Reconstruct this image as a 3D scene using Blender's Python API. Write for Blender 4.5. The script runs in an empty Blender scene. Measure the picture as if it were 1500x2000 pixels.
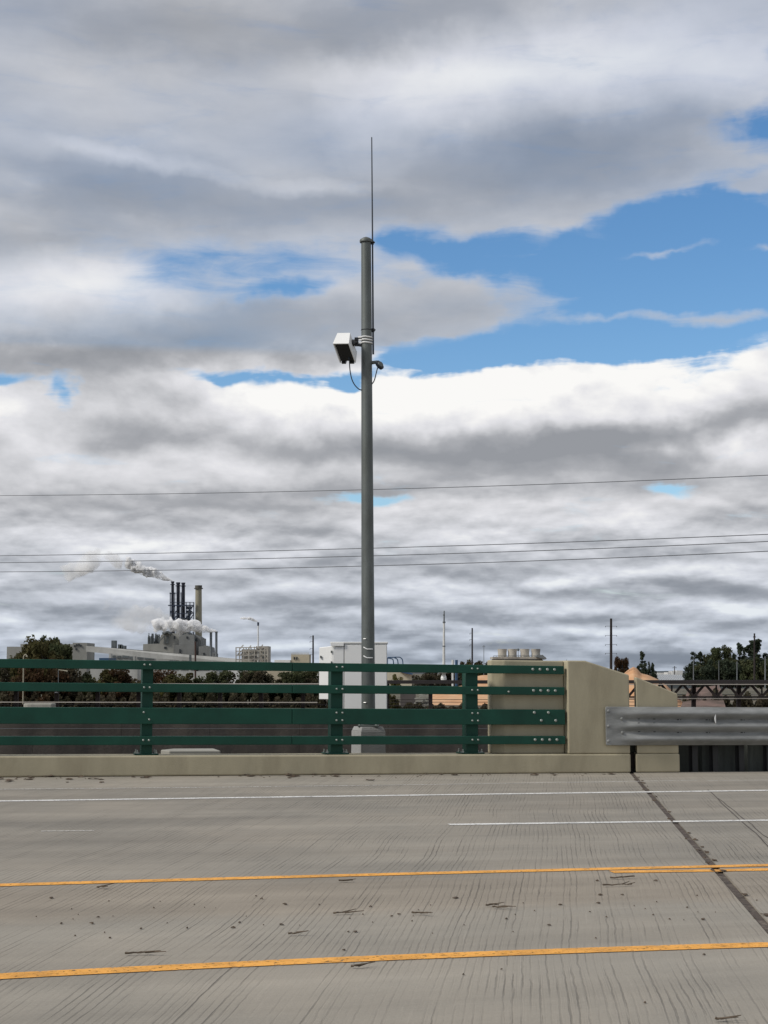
import bpy, bmesh, math, random
from mathutils import Vector, Matrix
random.seed(7)
C = bpy.context.scene.collection
S = bpy.context.scene
# ------------------------------------------------------------------ camera
F = 2900.0; CAMH = 1.45; TH = math.atan(310/F); CT, ST = math.cos(TH), math.sin(TH)
cd = bpy.data.cameras.new('camera'); cam = bpy.data.objects.new('camera', cd); C.objects.link(cam)
cd.sensor_fit = 'HORIZONTAL'; cd.sensor_width = 36; cd.lens = 36*F/1500; cd.clip_end = 20000; cd.clip_start = .1
cam.location = (0, 0, CAMH); cam.rotation_euler = (math.pi/2+TH, 0, 0); S.camera = cam
S.view_settings.view_transform = 'Standard'; S.view_settings.look = 'None'
S.view_settings.exposure = 0; S.view_settings.gamma = 1
S.cycles.volume_bounces = 12; S.cycles.max_bounces = 8; S.cycles.transparent_max_bounces = 16
S.cycles.volume_max_steps = 96

# ------------------------------------------------------------------ sun and sky
SUN_EL, SUN_AZ = math.radians(40), math.radians(-112)      # azimuth from +Y towards +X
sd = Vector((math.cos(SUN_EL)*math.sin(SUN_AZ), math.cos(SUN_EL)*math.cos(SUN_AZ), math.sin(SUN_EL)))
ld = bpy.data.lights.new('sun', 'SUN'); ld.energy = 2.7; ld.angle = math.radians(14); ld.color = (1, .95, .87)
lo = bpy.data.objects.new('sun', ld); C.objects.link(lo); lo.rotation_euler = sd.to_track_quat('Z', 'Y').to_euler()
lo.location = (-30, -30, 40)

def lin(r, g, b):
    f = lambda c: (c/255/12.92 if c/255 <= .04045 else ((c/255+.055)/1.055)**2.4)
    return (f(r), f(g), f(b), 1)

W = bpy.data.worlds.new('World'); S.world = W; W.use_nodes = True
NT = W.node_tree; NT.nodes.clear()
def nd(t, **k):
    n = NT.nodes.new(t)
    for a, b in k.items(): setattr(n, a, b)
    return n
def lk(a, b): NT.links.new(a, b)
def mth(op, a, b=None, c=None, clamp=False):
    n = nd('ShaderNodeMath', operation=op, use_clamp=clamp)
    for i, q in enumerate((a, b, c)):
        if q is None: continue
        if isinstance(q, (int, float)): n.inputs[i].default_value = q
        else: lk(q, n.inputs[i])
    return n.outputs[0]
def comb(x, y, z):
    n = nd('ShaderNodeCombineXYZ')
    for i, q in enumerate((x, y, z)):
        if isinstance(q, (int, float)): n.inputs[i].default_value = q
        else: lk(q, n.inputs[i])
    return n.outputs[0]
def noise(vec, sc, det=4, rough=.5, dist=0):
    n = nd('ShaderNodeTexNoise', noise_dimensions='3D'); lk(vec, n.inputs['Vector'])
    n.inputs['Scale'].default_value = sc; n.inputs['Detail'].default_value = det
    n.inputs['Roughness'].default_value = rough; n.inputs['Distortion'].default_value = dist
    return n
tc = nd('ShaderNodeTexCoord'); sp = nd('ShaderNodeSeparateXYZ'); lk(tc.outputs['Generated'], sp.inputs[0])
X, Y, Z = sp.outputs
AZ = mth('ARCTAN2', X, Y); EL = mth('ARCSINE', Z)
EL0 = mth('MAXIMUM', EL, 0.0)
AE = comb(AZ, EL0, 0)
# cloud-deck coordinates: the layer seen in perspective
zz = mth('ADD', mth('MAXIMUM', Z, 0), .075)
PD = comb(mth('DIVIDE', X, zz), mth('DIVIDE', Y, zz), 0)
# warp for natural edges
wn = noise(AE, 9, 5, .6); wsub = nd('ShaderNodeVectorMath', operation='SUBTRACT'); lk(wn.outputs['Color'], wsub.inputs[0]); wsub.inputs[1].default_value = (.5, .5, .5)
wsc = nd('ShaderNodeVectorMath', operation='MULTIPLY'); lk(wsub.outputs[0], wsc.inputs[0]); wsc.inputs[1].default_value = (.10, .045, 0)
wad = nd('ShaderNodeVectorMath', operation='ADD'); lk(AE, wad.inputs[0]); lk(wsc.outputs[0], wad.inputs[1]); WAE = wad.outputs[0]
def px2ae(x, y):
    cx = (x-750)/F; cy = (1000-y)/F
    d = Vector((cx, CT-ST*cy, ST+CT*cy)).normalized()
    return math.atan2(d.x, d.y), math.asin(d.z)
def blobs(lst, vec):
    tot = None
    for (x, y, rx, ry, amp, *rot) in lst:
        a, e = px2ae(x, y)
        m = nd('ShaderNodeMapping', vector_type='TEXTURE'); m.inputs['Location'].default_value = (a, e, 0)
        m.inputs['Scale'].default_value = (rx*1.25/F, ry*1.25/F, 1)
        m.inputs['Rotation'].default_value = (0, 0, math.radians(rot[0]) if rot else 0)
        lk(vec, m.inputs['Vector'])
        g = nd('ShaderNodeTexGradient', gradient_type='QUADRATIC_SPHERE' if False else 'SPHERICAL'); lk(m.outputs[0], g.inputs[0])
        s = mth('SMOOTHSTEP' if False else 'MULTIPLY', g.outputs['Fac'], amp)
        tot = s if tot is None else mth('ADD', tot, s)
    return tot
# open blue gaps (amp>0 opens), wisps (amp<0 closes)
HOLES = [(1130,505,330,90,2.4,10),(1390,480,240,150,3.0),(1010,575,200,70,1.0),(1090,662,270,44,2.6,2),(900,690,150,30,1.8),(1330,600,330,90,3.0),(1250,640,330,40,2.2,3),(870,480,160,50,1.9,8),
 (760,470,50,60,.9),(1475,250,95,50,2.6),(1495,85,60,45,1.9),(1240,430,140,55,1.4),
 (545,572,100,20,1.7),(600,525,300,58,1.0),(400,505,230,50,.8),(330,560,120,40,.35),(760,560,100,40,.5),
 (148,772,26,40,1.1,-12),(20,748,90,22,1.3),(560,735,240,18,1.4),(690,735,60,22,1.2),(820,715,110,22,1.6),
 (725,988,110,13,1.3),(1298,958,66,18,1.3),(1480,1000,60,14,.5),
 (420,745,60,16,.6),
 (1195,610,110,12,-1.2),(1400,612,170,16,-1.9,-3),(1470,490,60,13,-1.6),(1300,478,110,9,-1.2),(1480,357,70,18,-2.0),
 (880,592,210,60,-1.9),(1060,575,150,50,-.8),(1130,420,100,26,-1.0,-14),(920,440,80,16,-1.0,20),(1290,355,220,36,-1.3,14),(800,525,150,26,-1.0,-12),]
SH = [ # brightness of the cloud: + lit, - shaded underside
 (1250,105,420,110,1.05),(1000,150,360,120,.7),(830,220,200,120,.9),(1440,190,160,100,.55),
 (110,570,270,90,1.15),(270,550,130,50,.4),(560,790,260,75,1.0),(640,760,130,50,.4),(470,760,120,50,.4),(1080,745,520,80,1.25,3),(1420,715,250,75,1.0,3),(1250,690,330,30,.5,4),(900,725,180,26,.5,10),(1050,815,320,40,.25),(560,757,180,24,.5),(850,760,190,70,.8),
 (60,840,130,85,.85),(30,790,60,50,.3),(310,925,340,40,.6),(1455,885,130,50,.9),(760,915,130,30,.5),
 (290,300,190,20,.75,-12),(230,270,200,30,.35),(600,350,140,20,.65),(30,335,70,30,.4),(580,560,200,60,.3),
 (350,1060,260,20,.8),(980,1010,160,26,.7),(800,1000,160,30,.45),(1170,990,200,35,.4),(1200,1035,260,25,.5),(1380,1040,160,30,.35),(1050,1130,220,12,.9),(1420,1115,150,20,.6),(1440,1190,150,20,.9),(1200,1185,130,14,.8),(830,1160,160,15,.6),
 (40,1215,90,18,.8),(900,1225,200,9,.5),(1200,1232,260,9,.7),(1300,1250,280,8,.4),(450,1235,120,20,.4),(560,1260,200,14,.5),(190,1120,160,60,.35),
 (330,40,440,80,-.9),(860,45,230,80,-.9),(700,95,180,50,-.6),(1150,255,420,85,-1.2),(940,345,380,80,-.9),(1080,15,250,40,-.3),
 (170,335,270,65,-.75),(430,400,440,55,-.85),(80,465,240,50,-.75),
 (350,650,500,70,-1.0),(120,700,240,50,-.5),(500,610,180,30,-.2),(890,595,230,60,-.5),(930,895,380,52,-1.0),(1330,838,420,28,-.9,5),(1150,868,280,36,-.4),(1330,925,300,40,-.4),
 (250,860,260,36,-.45),(300,990,400,32,-.6),(640,880,220,34,-.5),(560,980,240,26,-.45),(1000,965,440,20,-.5),
 (900,1100,240,22,-.5),(1300,1150,240,14,-.5),(600,1130,240,20,-.4),(700,1215,180,14,-.4),(1100,1205,320,12,-.6),(150,1190,240,24,-.4),(420,1180,220,16,-.4),(1200,1300,420,24,-.8),(820,1260,180,20,-.5),(1390,1300,220,20,-.6)]
n1 = noise(PD, 1.0, 6, .5, .2).outputs['Fac']            # the deck
offv = nd('ShaderNodeVectorMath', operation='ADD'); lk(AE, offv.inputs[0]); offv.inputs[1].default_value = (0, .010, 0)
SQ = nd('ShaderNodeMapping'); lk(AE, SQ.inputs['Vector']); SQ.inputs['Scale'].default_value = (1, 1.7, 1)
SQ2 = nd('ShaderNodeMapping'); lk(offv.outputs[0], SQ2.inputs['Vector']); SQ2.inputs['Scale'].default_value = (1, 1.7, 1)
n2 = noise(SQ.outputs[0], 11, 7, .52, .15).outputs['Fac']               # lumps
n2b = noise(SQ2.outputs[0], 11, 7, .52, .15).outputs['Fac']
STR = nd('ShaderNodeMapping'); lk(AE, STR.inputs['Vector']); STR.inputs['Scale'].default_value = (1, 4.5, 1); STR.inputs['Rotation'].default_value = (0, 0, .05)
n3 = noise(STR.outputs[0], 15, 6, .62, .5).outputs['Fac']    # stretched wisps
zp = mth('ADD', mth('MAXIMUM', Z, 0), .11); zz2 = mth('MULTIPLY', zp, 1.05)
PDa = comb(mth('DIVIDE', X, zp), mth('DIVIDE', Y, zp), 0); PD2 = comb(mth('DIVIDE', X, zz2), mth('DIVIDE', Y, zz2), 0)
na = noise(PDa, 1.55, 7, .5, .2).outputs['Fac']; nb = noise(PD2, 1.55, 7, .5, .2).outputs['Fac']
puff = mth('SUBTRACT', na, nb)
hole = mth('MINIMUM', blobs([h for h in HOLES if h[4] > 0], WAE), 2.1); wisp = blobs([h for h in HOLES if h[4] < 0], WAE)
cov = mth('SUBTRACT', mth('SUBTRACT', 1.0, hole), wisp)
n3s = mth('SUBTRACT', n3, .5)
cov = mth('ADD', cov, mth('MULTIPLY', n3s, 2.3))
cov = mth('ADD', cov, mth('MULTIPLY', mth('SUBTRACT', n2, .5), .5))
mr = nd('ShaderNodeMapRange', interpolation_type='SMOOTHSTEP'); lk(cov, mr.inputs[0]); mr.inputs[1].default_value = -.75; mr.inputs[2].default_value = 1.0
mr2 = nd('ShaderNodeMapRange', interpolation_type='SMOOTHSTEP'); lk(cov, mr2.inputs[0]); mr2.inputs[1].default_value = -.1; mr2.inputs[2].default_value = .75
crisp = nd('ShaderNodeMapRange', interpolation_type='SMOOTHSTEP'); lk(EL, crisp.inputs[0]); crisp.inputs[1].default_value = px2ae(750,640)[1]; crisp.inputs[2].default_value = px2ae(750,700)[1]
mixc = nd('ShaderNodeMix', data_type='FLOAT'); lk(crisp.outputs[0], mixc.inputs[0]); lk(mr.outputs[0], mixc.inputs[2]); lk(mr2.outputs[0], mixc.inputs[3])
COV = mixc.outputs[0]
lowb = nd('ShaderNodeMapRange', interpolation_type='SMOOTHSTEP'); lk(EL, lowb.inputs[0]); lowb.inputs[1].default_value = px2ae(750,860)[1]; lowb.inputs[2].default_value = px2ae(750,1080)[1]
LOWB = lowb.outputs[0]; MID = mth('SUBTRACT', crisp.outputs[0], LOWB)
sh = blobs(SH, WAE)
br = mth('ADD', mth('MULTIPLY', sh, mth('ADD', .38, mth('MULTIPLY', MID, .08))), mth('ADD', .46, mth('MULTIPLY', LOWB, .06)))
br = mth('ADD', br, mth('MULTIPLY', mth('SUBTRACT', n1, .5), .36))
br = mth('ADD', br, mth('MULTIPLY', mth('SUBTRACT', n2, n2b), mth('ADD', mth('MULTIPLY', MID, 1.25), .30)))
br = mth('ADD', br, mth('MULTIPLY', n3s, .14))
L1 = nd('ShaderNodeMapping'); lk(AE, L1.inputs['Vector']); L1.inputs['Scale'].default_value = (1, 2.6, 1)
L2 = nd('ShaderNodeMapping'); lk(AE, L2.inputs['Vector']); L2.inputs['Scale'].default_value = (1, 2.6, 1); L2.inputs['Location'].default_value = (0, .012, 0)
n4 = noise(L1.outputs[0], 19, 6, .52, .1).outputs['Fac']; n4b = noise(L2.outputs[0], 19, 6, .52, .1).outputs['Fac']
br = mth('ADD', br, mth('MULTIPLY', mth('MULTIPLY', mth('SUBTRACT', n4, n4b), LOWB), 1.5))
pg = mth('MULTIPLY', mth('SUBTRACT', na, .5), mth('ADD', .12, mth('MULTIPLY', LOWB, .42)))
br = mth('ADD', br, mth('ADD', mth('MULTIPLY', mth('MULTIPLY', puff, LOWB), .8), pg))
# thin edges are brighter
br = mth('ADD', br, mth('MULTIPLY', mth('SUBTRACT', 1.0, COV), .22))
ramp = nd('ShaderNodeValToRGB'); lk(br, ramp.inputs[0]); cr = ramp.color_ramp
cr.elements[0].position = 0; cr.elements[0].color = lin(150, 153, 159)
cr.elements[1].position = 1; cr.elements[1].color = lin(250, 249, 247)
for p, c in ((.25, (169,171,176)), (.5, (200,201,205)), (.75, (226,226,230))):
    e = cr.elements.new(p); e.color = lin(*c)
# bluer, darker air low on the horizon
lowm = nd('ShaderNodeMapRange'); lk(EL, lowm.inputs[0]); lowm.inputs[1].default_value = .0; lowm.inputs[2].default_value = .11; lowm.inputs[3].default_value = 1; lowm.inputs[4].default_value = 0
low = nd('ShaderNodeMixRGB', blend_type='MULTIPLY'); lk(mth('MULTIPLY', lowm.outputs[0], .9), low.inputs[0]); lk(ramp.outputs[0], low.inputs[1]); low.inputs[2].default_value = (.68, .77, .88, 1)
skyt = nd('ShaderNodeTexSky', sky_type='NISHITA'); skyt.sun_disc = False; skyt.sun_elevation = SUN_EL; skyt.sun_rotation = SUN_AZ
skyt.air_density = 1.0; skyt.dust_density = .2; skyt.ozone_density = 2.5
hs = nd('ShaderNodeHueSaturation'); hs.inputs['Saturation'].default_value = 1.22; hs.inputs['Value'].default_value = 1.3; lk(skyt.outputs[0], hs.inputs['Color'])
csc = nd('ShaderNodeVectorMath', operation='SCALE'); lk(low.outputs[0], csc.inputs[0]); csc.inputs['Scale'].default_value = 10.0
thin = nd('ShaderNodeMapRange'); lk(n1, thin.inputs[0]); thin.inputs[1].default_value = .42; thin.inputs[2].default_value = .62; thin.inputs[3].default_value = .72; thin.inputs[4].default_value = 1.0
thf = mth('MAXIMUM', thin.outputs[0], crisp.outputs[0])
mx = nd('ShaderNodeMixRGB'); lk(mth('MULTIPLY', COV, thf), mx.inputs[0]); lk(hs.outputs[0], mx.inputs[1]); lk(csc.outputs[0], mx.inputs[2])
bg = nd('ShaderNodeBackground'); bg.inputs['Strength'].default_value = .1; lk(mx.outputs[0], bg.inputs['Color'])
wo = nd('ShaderNodeOutputWorld'); lk(bg.outputs[0], wo.inputs[0])

W.cycles.sampling_method = 'MANUAL'; W.cycles.sample_map_resolution = 256
# ------------------------------------------------------------------ projection helpers
CAM = Vector((0, 0, CAMH))
def ray(x, y):
    cx = (x-750)/F; cy = (1000-y)/F
    return Vector((cx, CT-ST*cy, ST+CT*cy))
def P(x, y, D):                       # world point seen at photo pixel x,y at forward distance D
    r = ray(x, y); return CAM + r*(D/r.y)
U = ray(11500, 1434).normalized(); V = Vector((-U.y, U.x, 0)).normalized(); ZA = Vector((0, 0, 1))
MB_ = Matrix((U, V, ZA)).transposed(); MBI = MB_.inverted()
def B(s, t, z): return U*s + V*t + ZA*z                    # bridge frame: along, across, up
def onZ(x, y, z=0):
    r = MBI @ ray(x, y); o = MBI @ CAM; k = (z-o.z)/r.z; return o + r*k
def onT(x, y, t):
    r = MBI @ ray(x, y); o = MBI @ CAM; k = (t-o.y)/r.y; return o + r*k

# ------------------------------------------------------------------ materials
MATS = {}
def mat(name, col, rough=.7, metal=0, var=.12, vs=3.0, bump=0, bs=40, col2=None, spec=.5, stretch=(1,1,1), c2pos=(.45,.6), coat=0):
    if name in MATS: return MATS[name]
    m = bpy.data.materials.new(name); m.use_nodes = True; MATS[name] = m
    nt = m.node_tree; b = nt.nodes['Principled BSDF']; L = nt.links.new
    b.inputs['Roughness'].default_value = rough; b.inputs['Metallic'].default_value = metal
    b.inputs['Specular IOR Level'].default_value = spec; b.inputs['Coat Weight'].default_value = coat
    geo = nt.nodes.new('ShaderNodeNewGeometry'); mp = nt.nodes.new('ShaderNodeMapping'); mp.inputs['Scale'].default_value = stretch
    L(geo.outputs['Position'], mp.inputs['Vector'])
    n = nt.nodes.new('ShaderNodeTexNoise'); L(mp.outputs[0], n.inputs['Vector']); n.inputs['Scale'].default_value = vs; n.inputs['Detail'].default_value = 6; n.inputs['Roughness'].default_value = .6
    r = nt.nodes.new('ShaderNodeMapRange'); L(n.outputs['Fac'], r.inputs[0]); r.inputs[1].default_value = .3; r.inputs[2].default_value = .7
    r.inputs[3].default_value = 1-var; r.inputs[4].default_value = 1+var
    base = nt.nodes.new('ShaderNodeMixRGB'); base.inputs[0].default_value = 0; base.inputs[1].default_value = (*col[:3], 1)
    if col2:
        n2 = nt.nodes.new('ShaderNodeTexNoise'); L(mp.outputs[0], n2.inputs['Vector']); n2.inputs['Scale'].default_value = vs*.6; n2.inputs['Detail'].default_value = 8; n2.inputs['Roughness'].default_value = .65
        r2 = nt.nodes.new('ShaderNodeMapRange'); L(n2.outputs['Fac'], r2.inputs[0]); r2.inputs[1].default_value = c2pos[0]; r2.inputs[2].default_value = c2pos[1]
        base.inputs[2].default_value = (*col2[:3], 1); L(r2.outputs[0], base.inputs[0])
    mul = nt.nodes.new('ShaderNodeVectorMath'); mul.operation = 'SCALE'; L(base.outputs[0], mul.inputs[0]); L(r.outputs[0], mul.inputs['Scale'])
    L(mul.outputs[0], b.inputs['Base Color'])
    if bump:
        n3 = nt.nodes.new('ShaderNodeTexNoise'); L(geo.outputs['Position'], n3.inputs['Vector']); n3.inputs['Scale'].default_value = bs; n3.inputs['Detail'].default_value = 5
        bp = nt.nodes.new('ShaderNodeBump'); bp.inputs['Strength'].default_value = bump; bp.inputs['Distance'].default_value = .02; L(n3.outputs['Fac'], bp.inputs['Height']); L(bp.outputs[0], b.inputs['Normal'])
    return m
GREEN = mat('green_paint', (.006,.056,.036), .55, 0, .22, 2.2, .05, 60, spec=.3)
BOLT = mat('galvanized_bolt', (.34,.37,.34), .45, .6, .1, 20)
CONC_TAN = mat('tan_coated_concrete', (.405,.362,.250), .85, 0, .10, 1.8, .12, 45, col2=(.31,.272,.185), c2pos=(.48,.74), stretch=(1.6,1.6,.5))
CONC_TOP = CONC_TAN
GALV = mat('weathered_galvanized_steel', (.135,.15,.145), .5, .35, .18, 5, .05, 30, col2=(.105,.115,.105), stretch=(1,1,.35), c2pos=(.4,.65))
RAILG = mat('guardrail_steel', (.285,.29,.28), .62, .25, .2, 4, .08, 30, col2=(.22,.225,.215), stretch=(.6,.6,2.5))
CONC_G = mat('grey_concrete', (.30,.30,.29), .9, 0, .12, 4, .3, 40)
WHITE = mat('white_enamel', (.78,.78,.76), .4, 0, .03, 1.5)
WHITE_M = mat('white_mill_paint', (.62,.62,.60), .6, 0, .08, .2)
DARK = mat('dark_panel', (.012,.012,.013), .35, 0, .2, 10)
CABLE = mat('cable_sheath', (.02,.028,.04), .5, 0, .1, 10)
STRAP = mat('bright_steel_strap', (.8,.8,.78), .35, .2, .05, 10)
BLACK_ST = mat('black_stack_paint', (.010,.013,.026), .6, 0, .25, .3)
NAVY = mat('navy_steel', (.018,.03,.06), .55, 0, .2, .4)
CHIM = mat('sooty_tan_concrete', (.29,.27,.20), .85, 0, .15, .15, col2=(.2,.19,.15), stretch=(1,1,.25))
CHIMTOP = mat('chimney_soot', (.09,.085,.07), .85, 0, .2, .3)
GREY_STK = mat('grey_stack_steel', (.17,.185,.19), .6, .2, .2, .2, stretch=(1,1,.3))
RUST_STK = mat('rust_red_steel', (.055,.028,.022), .8, 0, .2, .5)
MILL_L = mat('mill_light_cladding', (.30,.30,.275), .8, 0, .10, .08, col2=(.24,.24,.22), stretch=(1,1,.5))
MILL_D = mat('mill_dark_cladding', (.20,.205,.20), .8, 0, .10, .10, col2=(.16,.165,.16), stretch=(1,1,.5))
MILL_X = mat('mill_equipment', (.10,.115,.12), .7, 0, .35, .4)
GALLERY = mat('conveyor_cladding', (.42,.42,.40), .8, 0, .10, .12, col2=(.33,.33,.31), stretch=(1,1,.6))
BEIGE_B = mat('beige_cladding', (.42,.37,.27), .8, 0, .12, .2)
TOWER_B = mat('pale_beige_cladding', (.45,.42,.36), .8, 0, .18, .3, col2=(.30,.28,.25))
WINB = mat('dark_window', (.03,.035,.04), .25, 0, .2, .5)
ROOFG = mat('ribbed_metal_roof', (.33,.34,.34), .5, .3, .18, 1.5)
ROOFW = mat('pale_metal_roof', (.55,.55,.53), .55, .1, .10, 1)
TRESTLE = mat('weathered_bridge_timber', (.052,.038,.033), .9, 0, .3, .8)
TRESTLE_K = mat('black_girder', (.016,.012,.012), .8, 0, .3, .6)
PALEPIPE = mat('pale_pipe', (.36,.33,.29), .7, 0, .1, .5)
CHIPS = mat('orange_wood_chips', (.56,.34,.19), .95, 0, .13, .35, col2=(.52,.28,.14))
CREAM = mat('cream_siding', (.55,.50,.38), .8, 0, .05, .4)
BLUE = mat('blue_steel', (.03,.075,.15), .5, 0, .15, .5)
WOODP = mat('dark_wooden_pole', (.022,.016,.015), .85, 0, .2, .5)
POLEC = mat('tan_lamp_post', (.36,.33,.24), .7, 0, .1, .5)
PALE_ROCK = mat('pale_pier_concrete', (.30,.29,.25), .85, 0, .12, .8)
TRUNK = mat('bark', (.06,.048,.038), .9, 0, .2, 1)
SHEET = mat('grey_green_sheet_steel', (.075,.085,.075), .75, 0, .25, 1.4, .1, 30, col2=(.04,.045,.04), stretch=(4,4,.5))
SHEETD = mat('dark_post_steel', (.026,.027,.027), .75, 0, .2, 1.4)
LEAFB = mat('dry_leaf', (.075,.052,.034), .9, 0, .35, 8)
TWIG = mat('twig_bark', (.10,.075,.052), .9, 0, .3, 8)
REFL = mat('reflector_white', (.85,.85,.82), .3, 0, .05, 10)
WIREM = mat('power_cable_metal', (.06,.065,.075), .6, 0, .05, 1)
def leafmat(name, c, c2, h=.5):
    m = mat(name, c, .8, 0, .30, .35, col2=c2, spec=.2, c2pos=(.35,.65))
    nt = m.node_tree; b = nt.nodes['Principled BSDF']; t = nt.nodes.new('ShaderNodeBsdfTranslucent'); ms = nt.nodes.new('ShaderNodeMixShader'); ms.inputs[0].default_value = .38
    nt.links.new(b.inputs['Base Color'].links[0].from_socket, t.inputs['Color']); nt.links.new(b.outputs[0], ms.inputs[1]); nt.links.new(t.outputs[0], ms.inputs[2]); nt.links.new(ms.outputs[0], nt.nodes['Material Output'].inputs[0]); return m
LF_OLIVE = leafmat('leaf_olive', (.070,.072,.028), (.095,.078,.030))
LF_DARK = leafmat('leaf_dark_green', (.062,.078,.036), (.088,.090,.044))
LF_YEL = leafmat('leaf_yellow_green', (.13,.115,.035), (.08,.085,.025))
LF_RUST = leafmat('leaf_rust', (.085,.042,.020), (.055,.040,.020))
LF_CON = leafmat('leaf_conifer', (.045,.064,.042), (.062,.076,.046))
LF_BRN = leafmat('leaf_brown', (.085,.066,.042), (.055,.055,.030))

# ------------------------------------------------------------------ mesh helpers
class MB:
    def __init__(s): s.v = []; s.f = []; s.m = []
    def add(s, vs, fs):
        o = len(s.v); s.v += [Vector(q) for q in vs]; s.f += [tuple(i+o for i in f) for f in fs]; return s
    def hexa(s, p):      # p: 8 points, bottom 4 ccw, top 4 ccw
        return s.add(p, [(0,3,2,1),(4,5,6,7),(0,1,5,4),(1,2,6,5),(2,3,7,6),(3,0,4,7)])
    def bb(s, s0, s1, t0, t1, z0, z1):
        return s.hexa([B(s0,t0,z0),B(s1,t0,z0),B(s1,t1,z0),B(s0,t1,z0),B(s0,t0,z1),B(s1,t0,z1),B(s1,t1,z1),B(s0,t1,z1)])
    def wb(s, x0, x1, y0, y1, z0, z1):
        return s.hexa([(x0,y0,z0),(x1,y0,z0),(x1,y1,z0),(x0,y1,z0),(x0,y0,z1),(x1,y0,z1),(x1,y1,z1),(x0,y1,z1)])
    def prism(s, pts, off):   # polygon extruded by vector off
        n = len(pts); a = [Vector(p) for p in pts]; b = [p+Vector(off) for p in a]
        return s.add(a+b, [tuple(range(n))[::-1], tuple(range(n, 2*n))] + [(i, (i+1) % n, n+(i+1) % n, n+i) for i in range(n)])
    def loft(s, a, b):
        n = len(a); return s.add(list(a)+list(b), [tuple(range(n))[::-1], tuple(range(n, 2*n))] + [(i, (i+1) % n, n+(i+1) % n, n+i) for i in range(n)])
    def tube(s, pts, r, n=8, cap=True):
        pts = [Vector(p) for p in pts]; R = r if isinstance(r, (list, tuple)) else [r]*len(pts)
        o = len(s.v); prev = None
        for i, p in enumerate(pts):
            d = (pts[min(i+1, len(pts)-1)]-pts[max(i-1, 0)]).normalized()
            a = Vector((0, 0, 1)) if abs(d.z) < .9 else Vector((1, 0, 0))
            if prev is None: e1 = d.cross(a).normalized()
            else: e1 = (prev - d*prev.dot(d)).normalized()
            prev = e1; e2 = d.cross(e1)
            for k in range(n):
                w = 2*math.pi*k/n; s.v.append(p + (e1*math.cos(w)+e2*math.sin(w))*R[i])
        for i in range(len(pts)-1):
            for k in range(n):
                a = o+i*n+k; b = o+i*n+(k+1) % n; s.f.append((a, b, b+n, a+n))
        if cap:
            s.f.append(tuple(o+k for k in range(n))[::-1]); q = o+(len(pts)-1)*n; s.f.append(tuple(q+k for k in range(n)))
        return s
    def sph(s, c, r, n=8, sx=1, sy=1, sz=1):
        c = Vector(c); o = len(s.v); m = n//2
        s.v.append(c+Vector((0,0,r*sz)))
        for i in range(1, m):
            for k in range(n):
                a = math.pi*i/m; w = 2*math.pi*k/n
                s.v.append(c+Vector((r*sx*math.sin(a)*math.cos(w), r*sy*math.sin(a)*math.sin(w), r*sz*math.cos(a))))
        s.v.append(c-Vector((0,0,r*sz))); e = len(s.v)-1
        for k in range(n):
            s.f.append((o, o+1+k, o+1+(k+1) % n)); s.f.append((e, e-n+(k+1) % n, e-n+k))
        for i in range(m-2):
            for k in range(n):
                a = o+1+i*n+k; b = o+1+i*n+(k+1) % n; s.f.append((a, a+n, b+n, b))
        return s
    def quad(s, a, b, c, d): return s.add([a, b, c, d], [(0,1,2,3)])
    def bar(s, a, b, w, h=None):   # box beam between two points, w in view plane horizontal/perp, h depth
        a = Vector(a); b = Vector(b); h = h or w; d = (b-a).normalized(); e1 = d.cross(Vector((0,1,0)))
        e1 = e1.normalized() if e1.length > 1e-4 else Vector((1,0,0)); e2 = d.cross(e1).normalized(); e1 = e1*w/2; e2 = e2*h/2
        return s.hexa([a-e1-e2, a+e1-e2, a+e1+e2, a-e1+e2, b-e1-e2, b+e1-e2, b+e1+e2, b-e1+e2])
def link(name, mesh, parent=None):
    o = bpy.data.objects.new(name, mesh); C.objects.link(o)
    if parent: o.parent = parent
    return o
def tag(o, label=None, cat=None, group=None, kind=None):
    if label: o['label'] = label
    if cat: o['category'] = cat
    if group: o['group'] = group
    if kind: o['kind'] = kind
    return o
def base_of(mb):
    xs = [q.x for q in mb.v]; ys = [q.y for q in mb.v]; zs = [q.z for q in mb.v]
    return Vector(((min(xs)+max(xs))/2, (min(ys)+max(ys))/2, min(zs)))
def world_origin(o):
    p = Vector((0,0,0))
    while o: p += Vector(o.location); o = o.parent
    return p
def build(name, mb, m, parent=None, smooth=False, bevel=0, label=None, cat=None, group=None, kind=None, seg=2):
    org = world_origin(parent) if parent else base_of(mb)
    me = bpy.data.meshes.new(name); me.from_pydata([q-org for q in mb.v], [], mb.f); me.validate()
    bm = bmesh.new(); bm.from_mesh(me); bmesh.ops.recalc_face_normals(bm, faces=bm.faces)
    if bevel:
        es = [e for e in bm.edges if len(e.link_faces) == 2 and e.calc_face_angle(0) > .5]
        bmesh.ops.bevel(bm, geom=es, offset=bevel, segments=seg, affect='EDGES', profile=.5, clamp_overlap=True)
    for f in bm.faces: f.smooth = smooth
    bm.to_mesh(me); bm.free(); me.materials.append(m)
    if smooth: me.set_sharp_from_angle(angle=math.radians(45))
    o = link(name, me, parent)
    if not parent: o.location = org
    return tag(o, label, cat, group, kind)
def thing(name, loc, label, cat, group=None):
    o = bpy.data.objects.new(name, None); C.objects.link(o); o.location = Vector(loc); o.empty_display_size = .2
    return tag(o, label, cat, group)

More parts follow.
